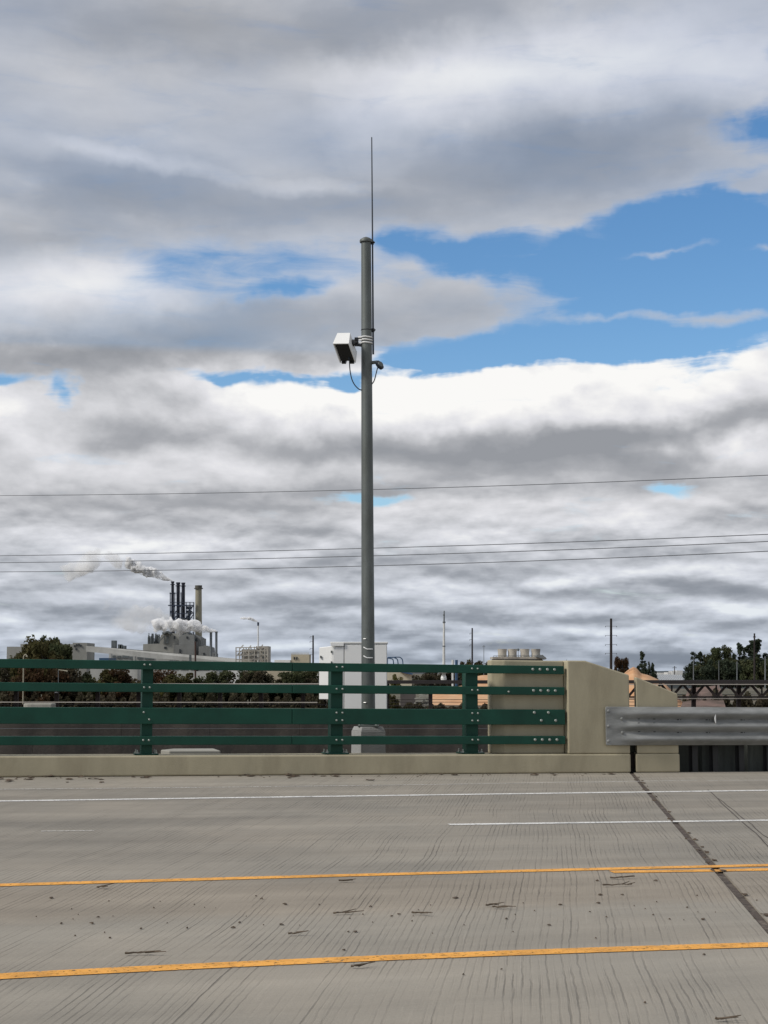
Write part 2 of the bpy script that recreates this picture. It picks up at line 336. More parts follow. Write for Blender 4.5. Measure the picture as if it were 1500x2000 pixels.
# ------------------------------------------------------------------ road
T0 = 21.264
def road_mat():
    m = bpy.data.materials.new('tined_concrete_road'); m.use_nodes = True; nt = m.node_tree; b = nt.nodes['Principled BSDF']; L = nt.links.new
    N = nt.nodes.new
    def mt(op, a, b_=None, cl=False):
        n = N('ShaderNodeMath'); n.operation = op; n.use_clamp = cl
        for i, q in enumerate((a, b_)):
            if q is None: continue
            if isinstance(q, (int, float)): n.inputs[i].default_value = q
            else: L(q, n.inputs[i])
        return n.outputs[0]
    def nz(vec, sc, det=5, ro=.6, di=0):
        n = N('ShaderNodeTexNoise'); L(vec, n.inputs['Vector']); n.inputs['Scale'].default_value = sc; n.inputs['Detail'].default_value = det; n.inputs['Roughness'].default_value = ro; n.inputs['Distortion'].default_value = di
        return n.outputs['Fac']
    def rg(v, a, b2, c, d):
        n = N('ShaderNodeMapRange'); L(v, n.inputs[0]); n.inputs[1].default_value = a; n.inputs[2].default_value = b2; n.inputs[3].default_value = c; n.inputs[4].default_value = d; return n.outputs[0]
    geo = N('ShaderNodeNewGeometry')
    g1 = onZ(1255, 1990); g2 = onZ(1180, 1700)       # tining direction
    d = (B(g2.x, g2.y, 0)-B(g1.x, g1.y, 0)); d.z = 0; d.normalize()
    gg = onZ(360, 1990); hh = onZ(520, 1790)
    perp = Vector((d.y, -d.x, 0))
    def dot(vec):
        n = N('ShaderNodeVectorMath'); n.operation = 'DOT_PRODUCT'; L(geo.outputs['Position'], n.inputs[0]); n.inputs[1].default_value = vec; return n.outputs['Value']
    al, ac = dot(d), dot(perp)
    s_, t_ = dot(Vector((U.x, U.y, 0)).normalized()), dot(V)
    wob = nz(geo.outputs['Position'], .35, 1)
    acw = mt('ADD', ac, mt('MULTIPLY', wob, .16))
    cb = N('ShaderNodeCombineXYZ'); L(mt('MULTIPLY', acw, 46), cb.inputs[0]); L(mt('MULTIPLY', al, 1.1), cb.inputs[1])
    streak = nz(cb.outputs[0], 1, 3, .7)
    cb2 = N('ShaderNodeCombineXYZ'); L(mt('MULTIPLY', acw, 9), cb2.inputs[0]); L(mt('MULTIPLY', al, .35), cb2.inputs[1])
    broad = nz(cb2.outputs[0], 1, 3, .6)
    cb3 = N('ShaderNodeCombineXYZ'); L(mt('MULTIPLY', acw, 95), cb3.inputs[0]); L(mt('MULTIPLY', al, .9), cb3.inputs[1])
    fine = nz(cb3.outputs[0], 1, 2, .6)
    patch = nz(geo.outputs['Position'], .8, 4)
    gm = rg(mt('ADD', mt('MULTIPLY', broad, .6), mt('MULTIPLY', patch, .4)), .44, .62, .05, 1)
    wave = N('ShaderNodeTexWave'); wave.wave_type = 'BANDS'; wave.bands_direction = 'X'; wave.wave_profile = 'SIN'
    cb5 = N('ShaderNodeCombineXYZ'); L(acw, cb5.inputs[0]); L(mt('MULTIPLY', al, .25), cb5.inputs[1]); L(cb5.outputs[0], wave.inputs['Vector'])
    wave.inputs['Scale'].default_value = 7.6; wave.inputs['Distortion'].default_value = 1.5; wave.inputs['Detail'].default_value = 2; wave.inputs['Detail Scale'].default_value = 2.2; wave.inputs['Detail Roughness'].default_value = .6
    groove = mt('MULTIPLY', rg(wave.outputs['Fac'], .02, .24, 1, 0), rg(streak, .36, .54, 0, 1))
    line = mt('ADD', mt('MULTIPLY', mt('MULTIPLY', gm, groove), 1.15), mt('MULTIPLY', mt('MULTIPLY', gm, rg(fine, .46, .36, 0, 1)), .28))
    line2 = rg(fine, .58, .72, 0, 1)
    bright = rg(streak, .58, .70, 0, .10)
    # long stains along the traffic
    cb4 = N('ShaderNodeCombineXYZ'); L(mt('MULTIPLY', s_, .12), cb4.inputs[0]); L(mt('MULTIPLY', t_, 1.1), cb4.inputs[1])
    lane = nz(cb4.outputs[0], 1, 5, .6)
    blot = nz(geo.outputs['Position'], .5, 6, .6)
    grain = nz(geo.outputs['Position'], 60, 3, .7)
    far = rg(t_, 10.7, 12.2, 0, 1)                     # traffic lanes are polished darker; median is dustier
    med = mt('MULTIPLY', rg(t_, 8.9, 9.3, 0, 1), rg(t_, 10.2, 10.8, 1, 0))
    gut = rg(t_, 18.6, 20.2, 0, 1)
    br = mt('ADD', .98, mt('MULTIPLY', mt('SUBTRACT', lane, .5), .85))
    br = mt('ADD', br, mt('MULTIPLY', mt('SUBTRACT', blot, .5), .60))
    br = mt('ADD', br, mt('MULTIPLY', mt('SUBTRACT', grain, .5), .28))
    br = mt('SUBTRACT', br, mt('MULTIPLY', far, .12)); br = mt('ADD', br, mt('MULTIPLY', gut, .17)); br = mt('SUBTRACT', br, mt('MULTIPLY', med, .05))
    br = mt('MULTIPLY', br, mt('SUBTRACT', 1, mt('MULTIPLY', line, .37))); br = mt('MULTIPLY', br, mt('ADD', mt('SUBTRACT', 1, mt('MULTIPLY', line2, .08)), bright))
    warm = N('ShaderNodeMixRGB'); warm.inputs[1].default_value = (.292,.268,.226,1); warm.inputs[2].default_value = (.296,.258,.207,1)
    L(rg(mt('ADD', mt('MULTIPLY', med, .5), mt('MULTIPLY', blot, .9)), .35, .85, 0, 1), warm.inputs[0])
    sc = N('ShaderNodeVectorMath'); sc.operation = 'SCALE'; L(warm.outputs[0], sc.inputs[0]); L(br, sc.inputs['Scale']); L(sc.outputs[0], b.inputs['Base Color'])
    b.inputs['Roughness'].default_value = .85; b.inputs['Specular IOR Level'].default_value = .3
    bp = N('ShaderNodeBump'); bp.inputs['Strength'].default_value = .35; bp.inputs['Distance'].default_value = .01
    L(mt('ADD', mt('MULTIPLY', grain, .5), mt('MULTIPLY', line, -1)), bp.inputs['Height']); L(bp.outputs[0], b.inputs['Normal'])
    return m
ROAD = road_mat()
# two deck slabs meeting at the skewed joint; the joint runs from the gap in the parapet to the right edge of the photo
jA = onZ(1236, 1512); jB = onZ(1500, 1812)
jd = (jB-jA); js = jd.x/jd.y
def jx(t, o=0): return jA.x + (t-jA.y)*js + o
G1, G2 = -.036, .036
T_END = 21.9
mb = MB(); mb.prism([B(-45,-14,0),B(jx(-14,G1),-14,0),B(jx(T_END,G1),T_END,0),B(-45,T_END,0)], (0,0,-.35))
build('road', mb, ROAD, kind='structure')
mb = MB(); mb.prism([B(jx(-14,G2),-14,0),B(60,-14,0),B(60,T0+.10,0),B(jx(T0+.10,G2),T0+.10,0)], (0,0,-.35))
build('road', mb, ROAD, kind='structure')
JOINTM = mat('debris_filled_joint', (.075,.058,.047), .95, 0, .5, 14, .6, 50, col2=(.15,.125,.10), c2pos=(.52,.66))
mb = MB(); mb.prism([B(jx(-14,G1+.002),-14,-.012),B(jx(-14,G2-.002),-14,-.012),B(jx(T_END,G2-.002),T_END,-.012),B(jx(T_END,G1+.002),T_END,-.012)], (0,0,-.3))
build('expansion_joint', mb, JOINTM, kind='structure')
# crack / second joint on the approach slab: two thin saw cuts filled with debris
SEAL = mat('dark_joint_sealant', (.06,.05,.042), .8, 0, .4, 12)
def strip(pxs, w, z=.004, far=0, near=0):
    ps = [onZ(*p) for p in pxs]; mb = MB()
    if near: ps = [Vector((ps[0].x-near, ps[0].y, 0))]+ps
    if far: ps = ps+[Vector((ps[-1].x+far, ps[-1].y, 0))]
    for a, b2 in zip(ps[:-1], ps[1:]):
        d = Vector((b2.x-a.x, b2.y-a.y, 0)).normalized(); n = Vector((-d.y, d.x, 0))*w/2
        a0, a1, b0, b1 = a-n, a+n, b2-n, b2+n
        mb.quad(B(a0.x,a0.y,z), B(b0.x,b0.y,z), B(b1.x,b1.y,z), B(a1.x,a1.y,z))
    return mb
def jag(p0, p1, n, j):
    r = []
    for i in range(n+1):
        k = i/n; r.append((p0[0]+(p1[0]-p0[0])*k+random.uniform(-j, j), p0[1]+(p1[1]-p0[1])*k+random.uniform(-.4, .4)*j)); 
    return r
build('crack', strip(jag((1383,1543),(1530,1680),16,1.8), .012, .003), SEAL, kind='structure')
build('crack', strip(jag((1404,1560),(1530,1662),16,1.8), .010, .0035), SEAL, kind='structure')
# paint
def paint(name, c, wear):
    m = bpy.data.materials.new(name); m.use_nodes = True; nt = m.node_tree; b = nt.nodes['Principled BSDF']; L = nt.links.new
    b.inputs['Roughness'].default_value = .7
    g = nt.nodes.new('ShaderNodeNewGeometry'); n = nt.nodes.new('ShaderNodeTexNoise'); L(g.outputs['Position'], n.inputs['Vector']); n.inputs['Scale'].default_value = 34; n.inputs['Detail'].default_value = 6; n.inputs['Roughness'].default_value = .7
    r = nt.nodes.new('ShaderNodeMapRange'); L(n.outputs['Fac'], r.inputs[0]); r.inputs[1].default_value = wear-.05; r.inputs[2].default_value = wear+.07; r.inputs[3].default_value = 0
    n5 = nt.nodes.new('ShaderNodeTexNoise'); L(g.outputs['Position'], n5.inputs['Vector']); n5.inputs['Scale'].default_value = 3.5; n5.inputs['Detail'].default_value = 8; n5.inputs['Roughness'].default_value = .75
    cr5 = nt.nodes.new('ShaderNodeMixRGB'); cr5.inputs[1].default_value = (*[q*.62 for q in c], 1); cr5.inputs[2].default_value = (*[min(1, q*1.06) for q in c], 1); r5 = nt.nodes.new('ShaderNodeMapRange'); L(n5.outputs['Fac'], r5.inputs[0]); r5.inputs[1].default_value = .32; r5.inputs[2].default_value = .55; L(r5.outputs[0], cr5.inputs[0]); L(cr5.outputs[0], b.inputs['Base Color'])
    tr = nt.nodes.new('ShaderNodeBsdfTransparent'); ms = nt.nodes.new('ShaderNodeMixShader'); L(r.outputs[0], ms.inputs[0]); L(tr.outputs[0], ms.inputs[1]); L(b.outputs[0], ms.inputs[2])
    L(ms.outputs[0], nt.nodes['Material Output'].inputs[0]); return m
YEL = paint('yellow_road_paint', (.80,.375,.06), .385); WHT = paint('white_road_paint', (.74,.73,.70), .41); WHTO = paint('worn_white_paint', (.62,.60,.56), .47)
def ext(pts):   # extend a measured polyline beyond both frame edges
    (x0,y0),(x1,y1) = pts[0], pts[1]; (xa,ya),(xb,yb) = pts[-2], pts[-1]
    return [(x0-400, y0-(y1-y0)/(x1-x0)*400)] + pts + [(xb+500, yb+(yb-ya)/(xb-xa)*500)]
def quadfit(p0, p1, p2, n=12, x0=-300, x1=1800):
    (a,ya),(b_,yb),(c,yc) = p0, p1, p2; r = []
    for i in range(n+1):
        x = x0+(x1-x0)*i/n
        y = ya*(x-b_)*(x-c)/((a-b_)*(a-c))+yb*(x-a)*(x-c)/((b_-a)*(b_-c))+yc*(x-a)*(x-b_)/((c-a)*(c-b_)); r.append((x, y))
    return r
build('lane_line', strip(quadfit((0,1908),(750,1872),(1500,1846)), .14, far=40, near=35), YEL, kind='structure')
q = quadfit((0,1729.5),(750,1708.5),(1500,1690.5)); build('lane_line', strip(q, .13, far=40, near=35), YEL, kind='structure')
build('lane_line', strip([(1194,1703.6),(1350,1701.6),(1500,1698.9),(1800,1693)], .13, far=40), YEL, kind='structure')
build('lane_line', strip(quadfit((0,1565),(750,1554.3),(1500,1544)), .15, far=40, near=35), WHT, kind='structure')
build('lane_line', strip([(877,1611),(1200,1606.5),(1500,1602.5),(1760,1599.5)], .13), WHT, kind='structure')
build('lane_line', strip([(80,1624),(130,1623.4),(184,1622.8)], .05), WHTO, kind='structure')
build('lane_line', strip(quadfit((0,1542),(750,1534),(1350,1524.5), x1=1360), .07), WHTO, kind='structure')
build('lane_line', strip([(1380,1525),(1500,1524)], .05), WHTO, kind='structure')

# ------------------------------------------------------------------ parapets
def par_pts(lst, t): return [B(onT(x, y, t).x, t, onT(x, y, t).z) for x, y in lst]
zc = .288
gl = onT(1231.5, 1470, T0).x; gr = onT(1241.5, 1470, T0).x; ce = onT(1328, 1470, T0).x
TB = T0+.48
r = thing('bridge_parapet', B(8.5, T0+.2, 0), 'tan concrete parapet with low curb and tall sloped end block left of the joint gap', 'parapet')
SK = js*.44; mb = MB(); mb.hexa([B(-45,T0,.004),B(gl,T0,.004),B(gl+abs(js)*.48,TB,.004),B(-45,TB,.004),B(-45,T0,zc),B(gl,T0,zc),B(gl+abs(js)*.48,TB,zc),B(-45,TB,zc)]); build('curb', mb, CONC_TAN, r, bevel=.022)
tf = T0+.012
l0 = onT(1108,1290,tf).x; z1 = onT(1108,1290,tf).z; lk_ = onT(1143,1290,tf); lr = onT(1231,1318,tf)
poly = [B(l0,tf,zc+.002),B(gl-.0,tf,zc+.002),B(gl,tf,lr.z),B(lk_.x,tf,z1),B(l0,tf,z1)]
mb = MB(); mb.loft(poly, [q+V*.44+(U*abs(SK) if i in (1,2) else U*0) for i, q in enumerate(poly)]); build('end_block', mb, CONC_TAN, r, bevel=.02)
# recessed face that carries the rails, its left corner splayed
tr = T0+.15; a0 = onT(963,1290,tr).x; a1 = onT(985,1290,tr).x; zt = onT(1000,1289.5,tr).z
mb = MB(); mb.prism([B(a1,tr,zc+.002),B(l0-.006,tr,zc+.002),B(l0-.006,tr+.28,zc+.002),B(a0,tr+.28,zc+.002),B(a0,tr+.10,zc+.002)], (0,0,zt-zc-.002))
build('rail_recess', mb, CONC_TAN, r, bevel=.018)
r = thing('bridge_parapet', B(10.2, T0+.2, 0), 'short tan concrete parapet with sloping top right of the joint gap', 'parapet')
mb = MB(); mb.hexa([B(gr,T0,.004),B(ce,T0,.004),B(ce,TB,.004),B(gr+abs(SK)*1.09,TB,.004),B(gr,T0,zc),B(ce,T0,zc),B(ce,TB,zc),B(gr+abs(SK)*1.09,TB,zc)]); build('curb', mb, CONC_TAN, r, bevel=.022)
q1 = onT(1241.5,1322,tf); q2 = onT(1324,1355,tf)
poly = [B(q1.x,tf,zc+.002),B(q2.x,tf,zc+.002),B(q2.x,tf,q2.z),B(q1.x,tf,q1.z)]
mb = MB(); mb.loft(poly, [q+V*.44+(U*abs(SK) if i in (0,3) else U*0) for i, q in enumerate(poly)]); build('end_block', mb, CONC_TAN, r, bevel=.02)

mb = MB(); k_ = abs(js); mb.hexa([B(gl+k_*.25+.004,T0+.25,.0),B(gr+k_*.25-.004,T0+.25,.0),B(gr+k_*.40-.004,T0+.40,.0),B(gl+k_*.40+.004,T0+.40,.0),B(gl+k_*.25+.004,T0+.25,zc-.01),B(gr+k_*.25-.004,T0+.25,zc-.01),B(gr+k_*.40-.004,T0+.40,zc-.01),B(gl+k_*.40+.004,T0+.40,zc-.01)])
build('joint_filler', mb, SEAL, r)
# ------------------------------------------------------------------ green railing
tR = T0+.03; RD = .10; tP = tR+RD
def zat(x, y, t=tR): return onT(x, y, t).z
RZ = [(zat(740,1312.8),zat(740,1296.2)),(zat(740,1355.2),zat(740,1339)),(zat(740,1415),zat(740,1384.4)),(zat(740,1454.2),zat(740,1437.8))]
rail = thing('bridge_railing', B(5, tP+.1, zc), 'dark green steel bridge railing with four bolted horizontal rails above tan curb', 'railing')
sj = onT(571, 1350, tR).x; se = [onT(1102,1305,tR).x, onT(1103,1347,tR).x, onT(1104,1400,tR).x, onT(1104.5,1445,tR).x]
def bolt(mb, s, z, t=None, r_=.016):
    t = tR if t is None else t
    c = B(s, t, z); 
    mb.tube([c+V*.004, c-V*.006, c-V*.013, c-V*.016], [r_, r_, r_*.7, r_*.25], 10)
for k, (za, zb) in enumerate(RZ):
    mb = MB(); mb.bb(-45, sj-.003, tR, tP, za, zb); ra = build('rail', mb, GREEN, rail, bevel=.008)
    mb = MB(); mb.bb(sj+.003, se[k], tR, tP, za, zb); rb = build('rail', mb, GREEN, rail, bevel=.008)
    bl = []
    for px, (b1, b2) in ((284,(281,292)), (654,(657.5,669)), (918,(922.5,933.5))):
        bl.append((b1, b2))
    rows = {0:[1303],1:[1347],3:[1444]}
    def ypix(px, zf): # pixel row on rail for bolts: proportional height
        return za+(zb-za)*zf
    for i, (b1, b2) in enumerate(bl):
        tgt = ra if i == 0 else rb
        if k == 2:
            if i == 0: pts = [(b1, .72), (b2, .28)]
            else: pts = [(b1, .74), (b2, .74), (b1, .26), (b2, .26)]
        else: pts = [(b1, .55), (b2, .55)]
        for bx, zf in pts:
            m2 = MB(); bolt(m2, onT(bx, 1380, tR).x, ypix(0, zf)); build('bolt', m2, BOLT, tgt, smooth=True)
    if k == 2: pts = [(1043.5,.80),(1071,.80),(1057,.28),(1085,.28)]
    else:
        o_ = {0:0,1:1,3:3}[k]; pts = [(1041.5+o_,.55),(1055.5+o_,.55),(1070+o_,.55),(1084+o_,.55)]
    for bx, zf in pts:
        m2 = MB(); bolt(m2, onT(bx, 1380, tR).x, ypix(0, zf), r_=.023); build('bolt', m2, BOLT, rb, smooth=True)
    if k == 1:
        m2 = MB(); bolt(m2, onT(993.5, 1350, tR).x, ypix(0,.38), r_=.017); build('bolt', m2, BOLT, rb, smooth=True)
for xa, xb in ((-102,-74),(277,298),(646.5,669.5),(910.5,933.5)):
    s0 = onT(xa,1400,tP).x; s1 = onT(xb,1400,tP).x
    mb = MB(); ztp = RZ[0][1]-.05
    mb.bb(s0, s1, tP+.001, tP+.012, zc+.022, ztp); mb.bb(s0, s1, tP+.178, tP+.19, zc+.022, ztp)
    mb.bb(s0+.002, s0+.014, tP+.0125, tP+.1775, zc+.022, ztp); mb.bb(s1-.02, s1-.008, tP+.0125, tP+.1775, zc+.022, ztp)
    po = build('post', mb, GREEN, rail)
    mb = MB(); mb.bb(s0-.09, s1+.09, tP-.045, tP+.235, zc+.002, zc+.022); bp = build('base_plate', mb, GREEN, po, bevel=.004)
    for s, t in ((s0-.055, tP+.0),(s1+.055, tP+.0),(s0-.055, tP+.19),(s1+.055, tP+.19)):
        mb = MB(); c = B(s, t, zc+.022); mb.tube([c, c+ZA*.022], .021, 6); mb.tube([c+ZA*.022, c+ZA*.05], .011, 8); build('anchor_bolt', mb, BOLT, po)

# ------------------------------------------------------------------ thrie-beam guardrail
gt = T0-.012        # back plane
zb0, zb1 = onT(1215,1456,gt-.06).z, onT(1215,1380.5,gt-.06).z
g = thing('guardrail', B(11, gt, 0), 'galvanized steel guardrail bolted to the tan parapet and running out right', 'guardrail')
NP = 49; prof = []
for i in range(NP):
    k = i/(NP-1); w = .5-.5*math.cos(2*math.pi*3*k)     # 3 ridges
    w = w**.75; prof.append((zb0+(zb1-zb0)*k, w))
s0 = onT(1182,1418,gt).x; s1g = 26
ss = [s0, s0+.012, s0+.10, s0+.24] + [s0+.24+.15*i for i in range(1,5)] + [s0+1.2+ .5*i for i in range(0, 30)]
mb = MB(); rows = []
for s in ss:
    amp = min(1, max(0, (s-s0-.17)/.45)); amp = amp*amp*(3-2*amp)
    inset = .018 if s == s0 else 0
    row = []
    for z, w in prof:
        zm = (zb0+zb1)/2; z2 = zm+(z-zm)*(1-inset/.28 if inset else 1)
        row.append(B(s, gt-.006-.083*w*amp - (.012*(1-amp)), z2))
    rows.append(row)
vs = [p for r_ in rows for p in r_]; n = NP
fs = [(i*n+j, (i+1)*n+j, (i+1)*n+j+1, i*n+j+1) for i in range(len(ss)-1) for j in range(n-1)]
mb.add(vs, fs)
beam = build('beam', mb, RAILG, g, smooth=True)
so = beam.modifiers.new('thickness', 'SOLIDIFY'); so.thickness = .004; so.offset = 0
def gz(y): return onT(1250, y, gt-.05).z
for bx, y in ((1189,1389),(1189,1418.5),(1189,1447.5),(1215,1404),(1216,1431)):
    m2 = MB(); bolt(m2, onT(bx, y, gt-.03).x, gz(y), t=gt-.018 if bx < 1200 else gt-.022, r_=.025); build('bolt', m2, RAILG, g, smooth=True)
# slot holes in the two valleys
m2 = MB()
zv = [zb0+(zb1-zb0)*k for k in (1/3, 2/3)]
for px in (1327, 1383, 1451, 1560, 1640):
    sx = onT(px, 1400, gt-.02).x
    for z in zv:
        m2 = MB(); m2.bb(sx-.04, sx-.004, gt-.0125, gt-.0095, z-.009, z+.009); build('bolt_slot', m2, DARK, g)
        m2 = MB(); m2.bb(sx+.018, sx+.032, gt-.0125, gt-.0095, z-.007, z+.007); build('bolt_slot', m2, DARK, g)
for px in (1246,1276):
    sx = onT(px, 1400, gt-.02).x
    for z in (zv[0]+.012, zv[1]+.012, zv[0]-.06, zv[1]-.05):
        m2 = MB(); m2.bb(sx-.022, sx+.016, gt-.060, gt-.057, z-.006, z+.006); build('bolt_slot', m2, DARK, g)
m2 = MB(); sx = onT(1397, 1404, gt-.09).x; zz_ = onT(1397, 1404, gt-.09).z
pts = []
for i in range(9):
    k = i/8*2-1; pts.append((k*.075, .03*(1-k*k)))
vs = [B(sx-.016+b_*.9, gt-.072-b_*.3, zz_+a) for a, b_ in pts] + [B(sx-.016+.0, gt-.006, zz_+a) for a, b_ in pts]
m2.prism([B(sx+.012-b_*.95, gt-.09, zz_+a) for a, b_ in pts], V*.05 + U*.02)
build('reflector', m2, REFL, g)
# posts with block-outs behind the beam
for px in (1352, 1392, 1443, 1497, 1552, 1606, 1700, 1800):
    sp_ = onT(px, 1470, T0+.2).x
    mb = MB(); mb.bb(sp_-.045, sp_+.045, T0+.11, T0+.125, -.6, zb1-.05); mb.bb(sp_-.004, sp_+.004, T0+.1255, T0+.2245, -.6, zb1-.05); mb.bb(sp_-.045, sp_+.045, T0+.225, T0+.24, -.6, zb1-.05)
    po = build('post', mb, SHEETD, g)
    mb = MB(); mb.bb(sp_-.07, sp_+.07, gt+.004, T0+.108, zb0+.0, zb1-.03); build('block_out', mb, SHEETD, po, bevel=.004)
# low sheet-steel wall behind the guardrail
x = onT(1371,1470,T0+.34).x; mb = MB(); pts = [(ce-.9, T0+.62), (x-.02, T0+.62)]; d_ = 0
while x < 26:
    pts += [(x, T0+.34+d_), (x+.37, T0+.34+d_)]; x += .40; d_ = .07-d_
for (a, ta), (b_, tb) in zip(pts[:-1], pts[1:]):
    mb.hexa([B(a,ta,-1.2),B(b_,tb,-1.2),B(b_,tb+.012,-1.2),B(a,ta+.012,-1.2),B(a,ta,.86),B(b_,tb,.86),B(b_,tb+.012,.86),B(a,ta+.012,.86)])
build('retaining_wall', mb, SHEET, label='low dark grey-green sheet steel wall behind and below the guardrail', cat='wall')

# ------------------------------------------------------------------ pole, pedestal and its gear
tp = T0+.9
pc = onT(719.5, 1416, tp); pcs = pc.x
def wp(x, y): return B(onT(x, y, tp).x, tp, onT(x, y, tp).z)
zped = pc.z; hw = .205
ped = thing('pole_pedestal', B(pcs, tp, -.6), 'grey concrete pedestal with sloped cap under the tall pole, behind the railing', 'pedestal')
c8 = [(-hw,-hw+.0),(hw,-hw),(hw,hw),(-hw,hw)]
mb = MB()
Rz = Matrix.Rotation(math.radians(22), 3, 'Z')
pc0 = wp(719.5,1416); 
def pp(dx, dy, z): q = Rz @ Vector((dx, dy, 0)); return Vector((pc0.x+q.x, pc0.y+q.y, z))
zt_ = wp(719.5,1427).z
mb.hexa([pp(x*1.03, y*1.03, -.6) for x, y in c8]+[pp(x*.98, y*.98, zt_) for x, y in c8])
build('column', mb, CONC_G, ped, bevel=.008)
mb = MB(); mb.hexa([pp(x*.96, y*.96, zt_+.001) for x, y in c8]+[pp(x*.84, y*.84, zt_+.062) for x, y in c8]); build('cap', mb, CONC_G, ped, bevel=.008)
pole = thing('steel_pole', (pc0.x, pc0.y, zt_+.063), 'tall tapered grey galvanized steel pole with domed cap carrying an antenna and sensors', 'pole')
ptop = wp(715, 470); pb = Vector((pc0.x, pc0.y, zt_+.085))
mb = MB(); NR = 24; Dm = 22.6
mb.tube([pb+(ptop-pb)*(i/10) for i in range(11)], [(.1065+(.0775-.1065)*i/10) for i in range(11)], NR)
build('shaft', mb, GALV, pole, smooth=True)
mb = MB(); mb.wb(pb.x-.16, pb.x+.16, pb.y-.16, pb.y+.16, pb.z-.021, pb.z); build('base_plate', mb, GALV, pole, bevel=.004)
for dx in (-.125,.125):
    for dy in (-.125,.125):
        mb = MB(); c = Vector((pb.x+dx, pb.y+dy, pb.z+.001)); mb.tube([c, c+ZA*.03], .022, 6); mb.tube([c+ZA*.03, c+ZA*.06], .012, 8); build('anchor_bolt', mb, BOLT, pole)
mb = MB(); c = ptop; mb.tube([c-ZA*.03, c-ZA*.005, c+ZA*.015, c+ZA*.04, c+ZA*.06], [.100,.104,.096,.06,.012], 20); build('pole_cap', mb, GALV, pole, smooth=True)
def polept(y): k = (wp(719,y).z-pb.z)/(ptop.z-pb.z); return pb+(ptop-pb)*k, .1065+(.0775-.1065)*k
# short scraps of bright tie wire on the pole
for y, a in ((1268,-.1),(1285,-.1),(1248,.1),(1372,.15)):
    c, r_ = polept(y); big = y in (1268,1285)
    pts = []
    for i in range(9):
        w = math.radians(-128+ (78 if big else 22)*i/8); pts.append(c+Vector((math.cos(w), math.sin(w), 0))*(r_+.006)+ZA*(.03*(1-i/3) if i < 3 and big else 0))
    mb = MB(); mb.tube(pts, .009 if big else .008, 6); build('tie_wire', mb, STRAP, pole, smooth=True)
# antenna (whip) with two stand-off clamps
def op(x, y, D): return P(x, y, D)
Dp = pc0.y
at = op(726, 268, Dp+.02); ab = op(729, 692, Dp+.0)
ant = thing('whip_antenna', ab, 'thin dark whip antenna standing up beside the top of the steel pole', 'antenna')
mb = MB(); am = op(727.6, 476, Dp+.01); mb.tube([ab, am, at], [.0155,.013,.009], 10); build('whip', mb, CABLE, ant, smooth=True)
for y in (474, 645):
    c, r_ = polept(y); k = (y-268)/(692-268); a = op(726+3*k, y, Dp+.01)
    mb = MB(); mb.bar(c+(a-c)*.62, a+Vector((.035,0,.004)), .02, .03); mb.tube([a-ZA*.028, a+ZA*.028], .024, 8)
    mb.tube([a+Vector((.0,-.03,-.0)), a+Vector((.04,-.03,.0))], .008, 6)
    n = 18; mb.tube([c+Vector((math.cos(2*math.pi*i/n), math.sin(2*math.pi*i/n), 0))*(r_+.003) for i in range(n+1)], .005, 5, cap=False)
    build('clamp', mb, DARK, ant)
# hooded detector box
Db = Dp-.12
def off(p, dx, dy, dz): return p+Vector((dx, dy, dz))
Cc = P(650, 671, Db-.2)
Cc = P(650,671,Db-.22); wv = P(681.3,670.6,Db-.31)-Cc; dv = Cc-P(659,650.4,Db-.02); hv = P(663.8,709,Db-.03)-Cc
# orthogonalise: d kept, h and w made perpendicular
hn = hv.normalized()
D_ = Cc; A_ = D_-dv; 
hood = thing('traffic_detector', A_+wv/2+hv, 'white hooded detector box tilted downward on the left of the pole', 'detector')
def hp(a, b_, c): return D_+wv*a*(1-.2*b_)-dv*b_+hv*c       # a across, b back, c down
mb = MB(); w_ = .035
mb.hexa([hp(0,0,0),hp(1,0,0),hp(1,1,0),hp(0,1,0),hp(0,0,w_),hp(1,0,w_),hp(1,1,w_),hp(0,1,w_)])
mb.hexa([hp(0,0,w_),hp(w_*1.4,0,w_),hp(w_*1.4,1,w_),hp(0,1,w_),hp(0,.0,1),hp(w_*1.4,0,1),hp(w_*1.4,1,1),hp(0,1,1)])
mb.hexa([hp(1-w_*1.4,0,w_),hp(1,0,w_),hp(1,1,w_),hp(1-w_*1.4,1,w_),hp(1-w_*1.4,0,1),hp(1,0,1),hp(1,1,1),hp(1-w_*1.4,1,1)])
build('hood', mb, WHITE, hood)
mb = MB(); mb.hexa([hp(.06,.12,.05),hp(.94,.12,.05),hp(.94,.97,.05),hp(.06,.97,.05),hp(.06,.12,.97),hp(.94,.12,.97),hp(.94,.97,.97),hp(.06,.97,.97)]); build('dark_face', mb, DARK, hood, bevel=.006)
mb = MB(); mb.hexa([hp(.60,.04,.78),hp(.70,.04,.78),hp(.70,.12,.78),hp(.60,.12,.78),hp(.60,.04,.86),hp(.70,.04,.86),hp(.70,.12,.86),hp(.60,.12,.86)]); build('lens', mb, CABLE, hood)
mb = MB()
for a in (.1, .62): mb.hexa([hp(a,.02,.975),hp(a+.26,.02,.975),hp(a+.26,.5,.975),hp(a,.5,.975),hp(a,.02,1.06),hp(a+.26,.02,1.06),hp(a+.26,.5,1.06),hp(a,.5,1.06)])
build('foot', mb, DARK, hood)
c, r_ = polept(668); a = P(696, 668, Dp-.01)
mb = MB(); mb.wb(a.x-.028, a.x+.03, a.y-.05, a.y+.05, a.z-.06, a.z+.065); mb.bar(hp(.93,.75,.35), a, .06, .07); mb.bar(a+Vector((.02,0,-.045)), c+Vector((-r_*.8,0,-.06)), .035, .05); mb.bar(a+Vector((.02,0,.04)), c+Vector((-r_*.8,0,.045)), .035, .05); mb.sph(hp(.97,.72,.4), .05, 10)
build('bracket', mb, DARK, hood, bevel=.004)
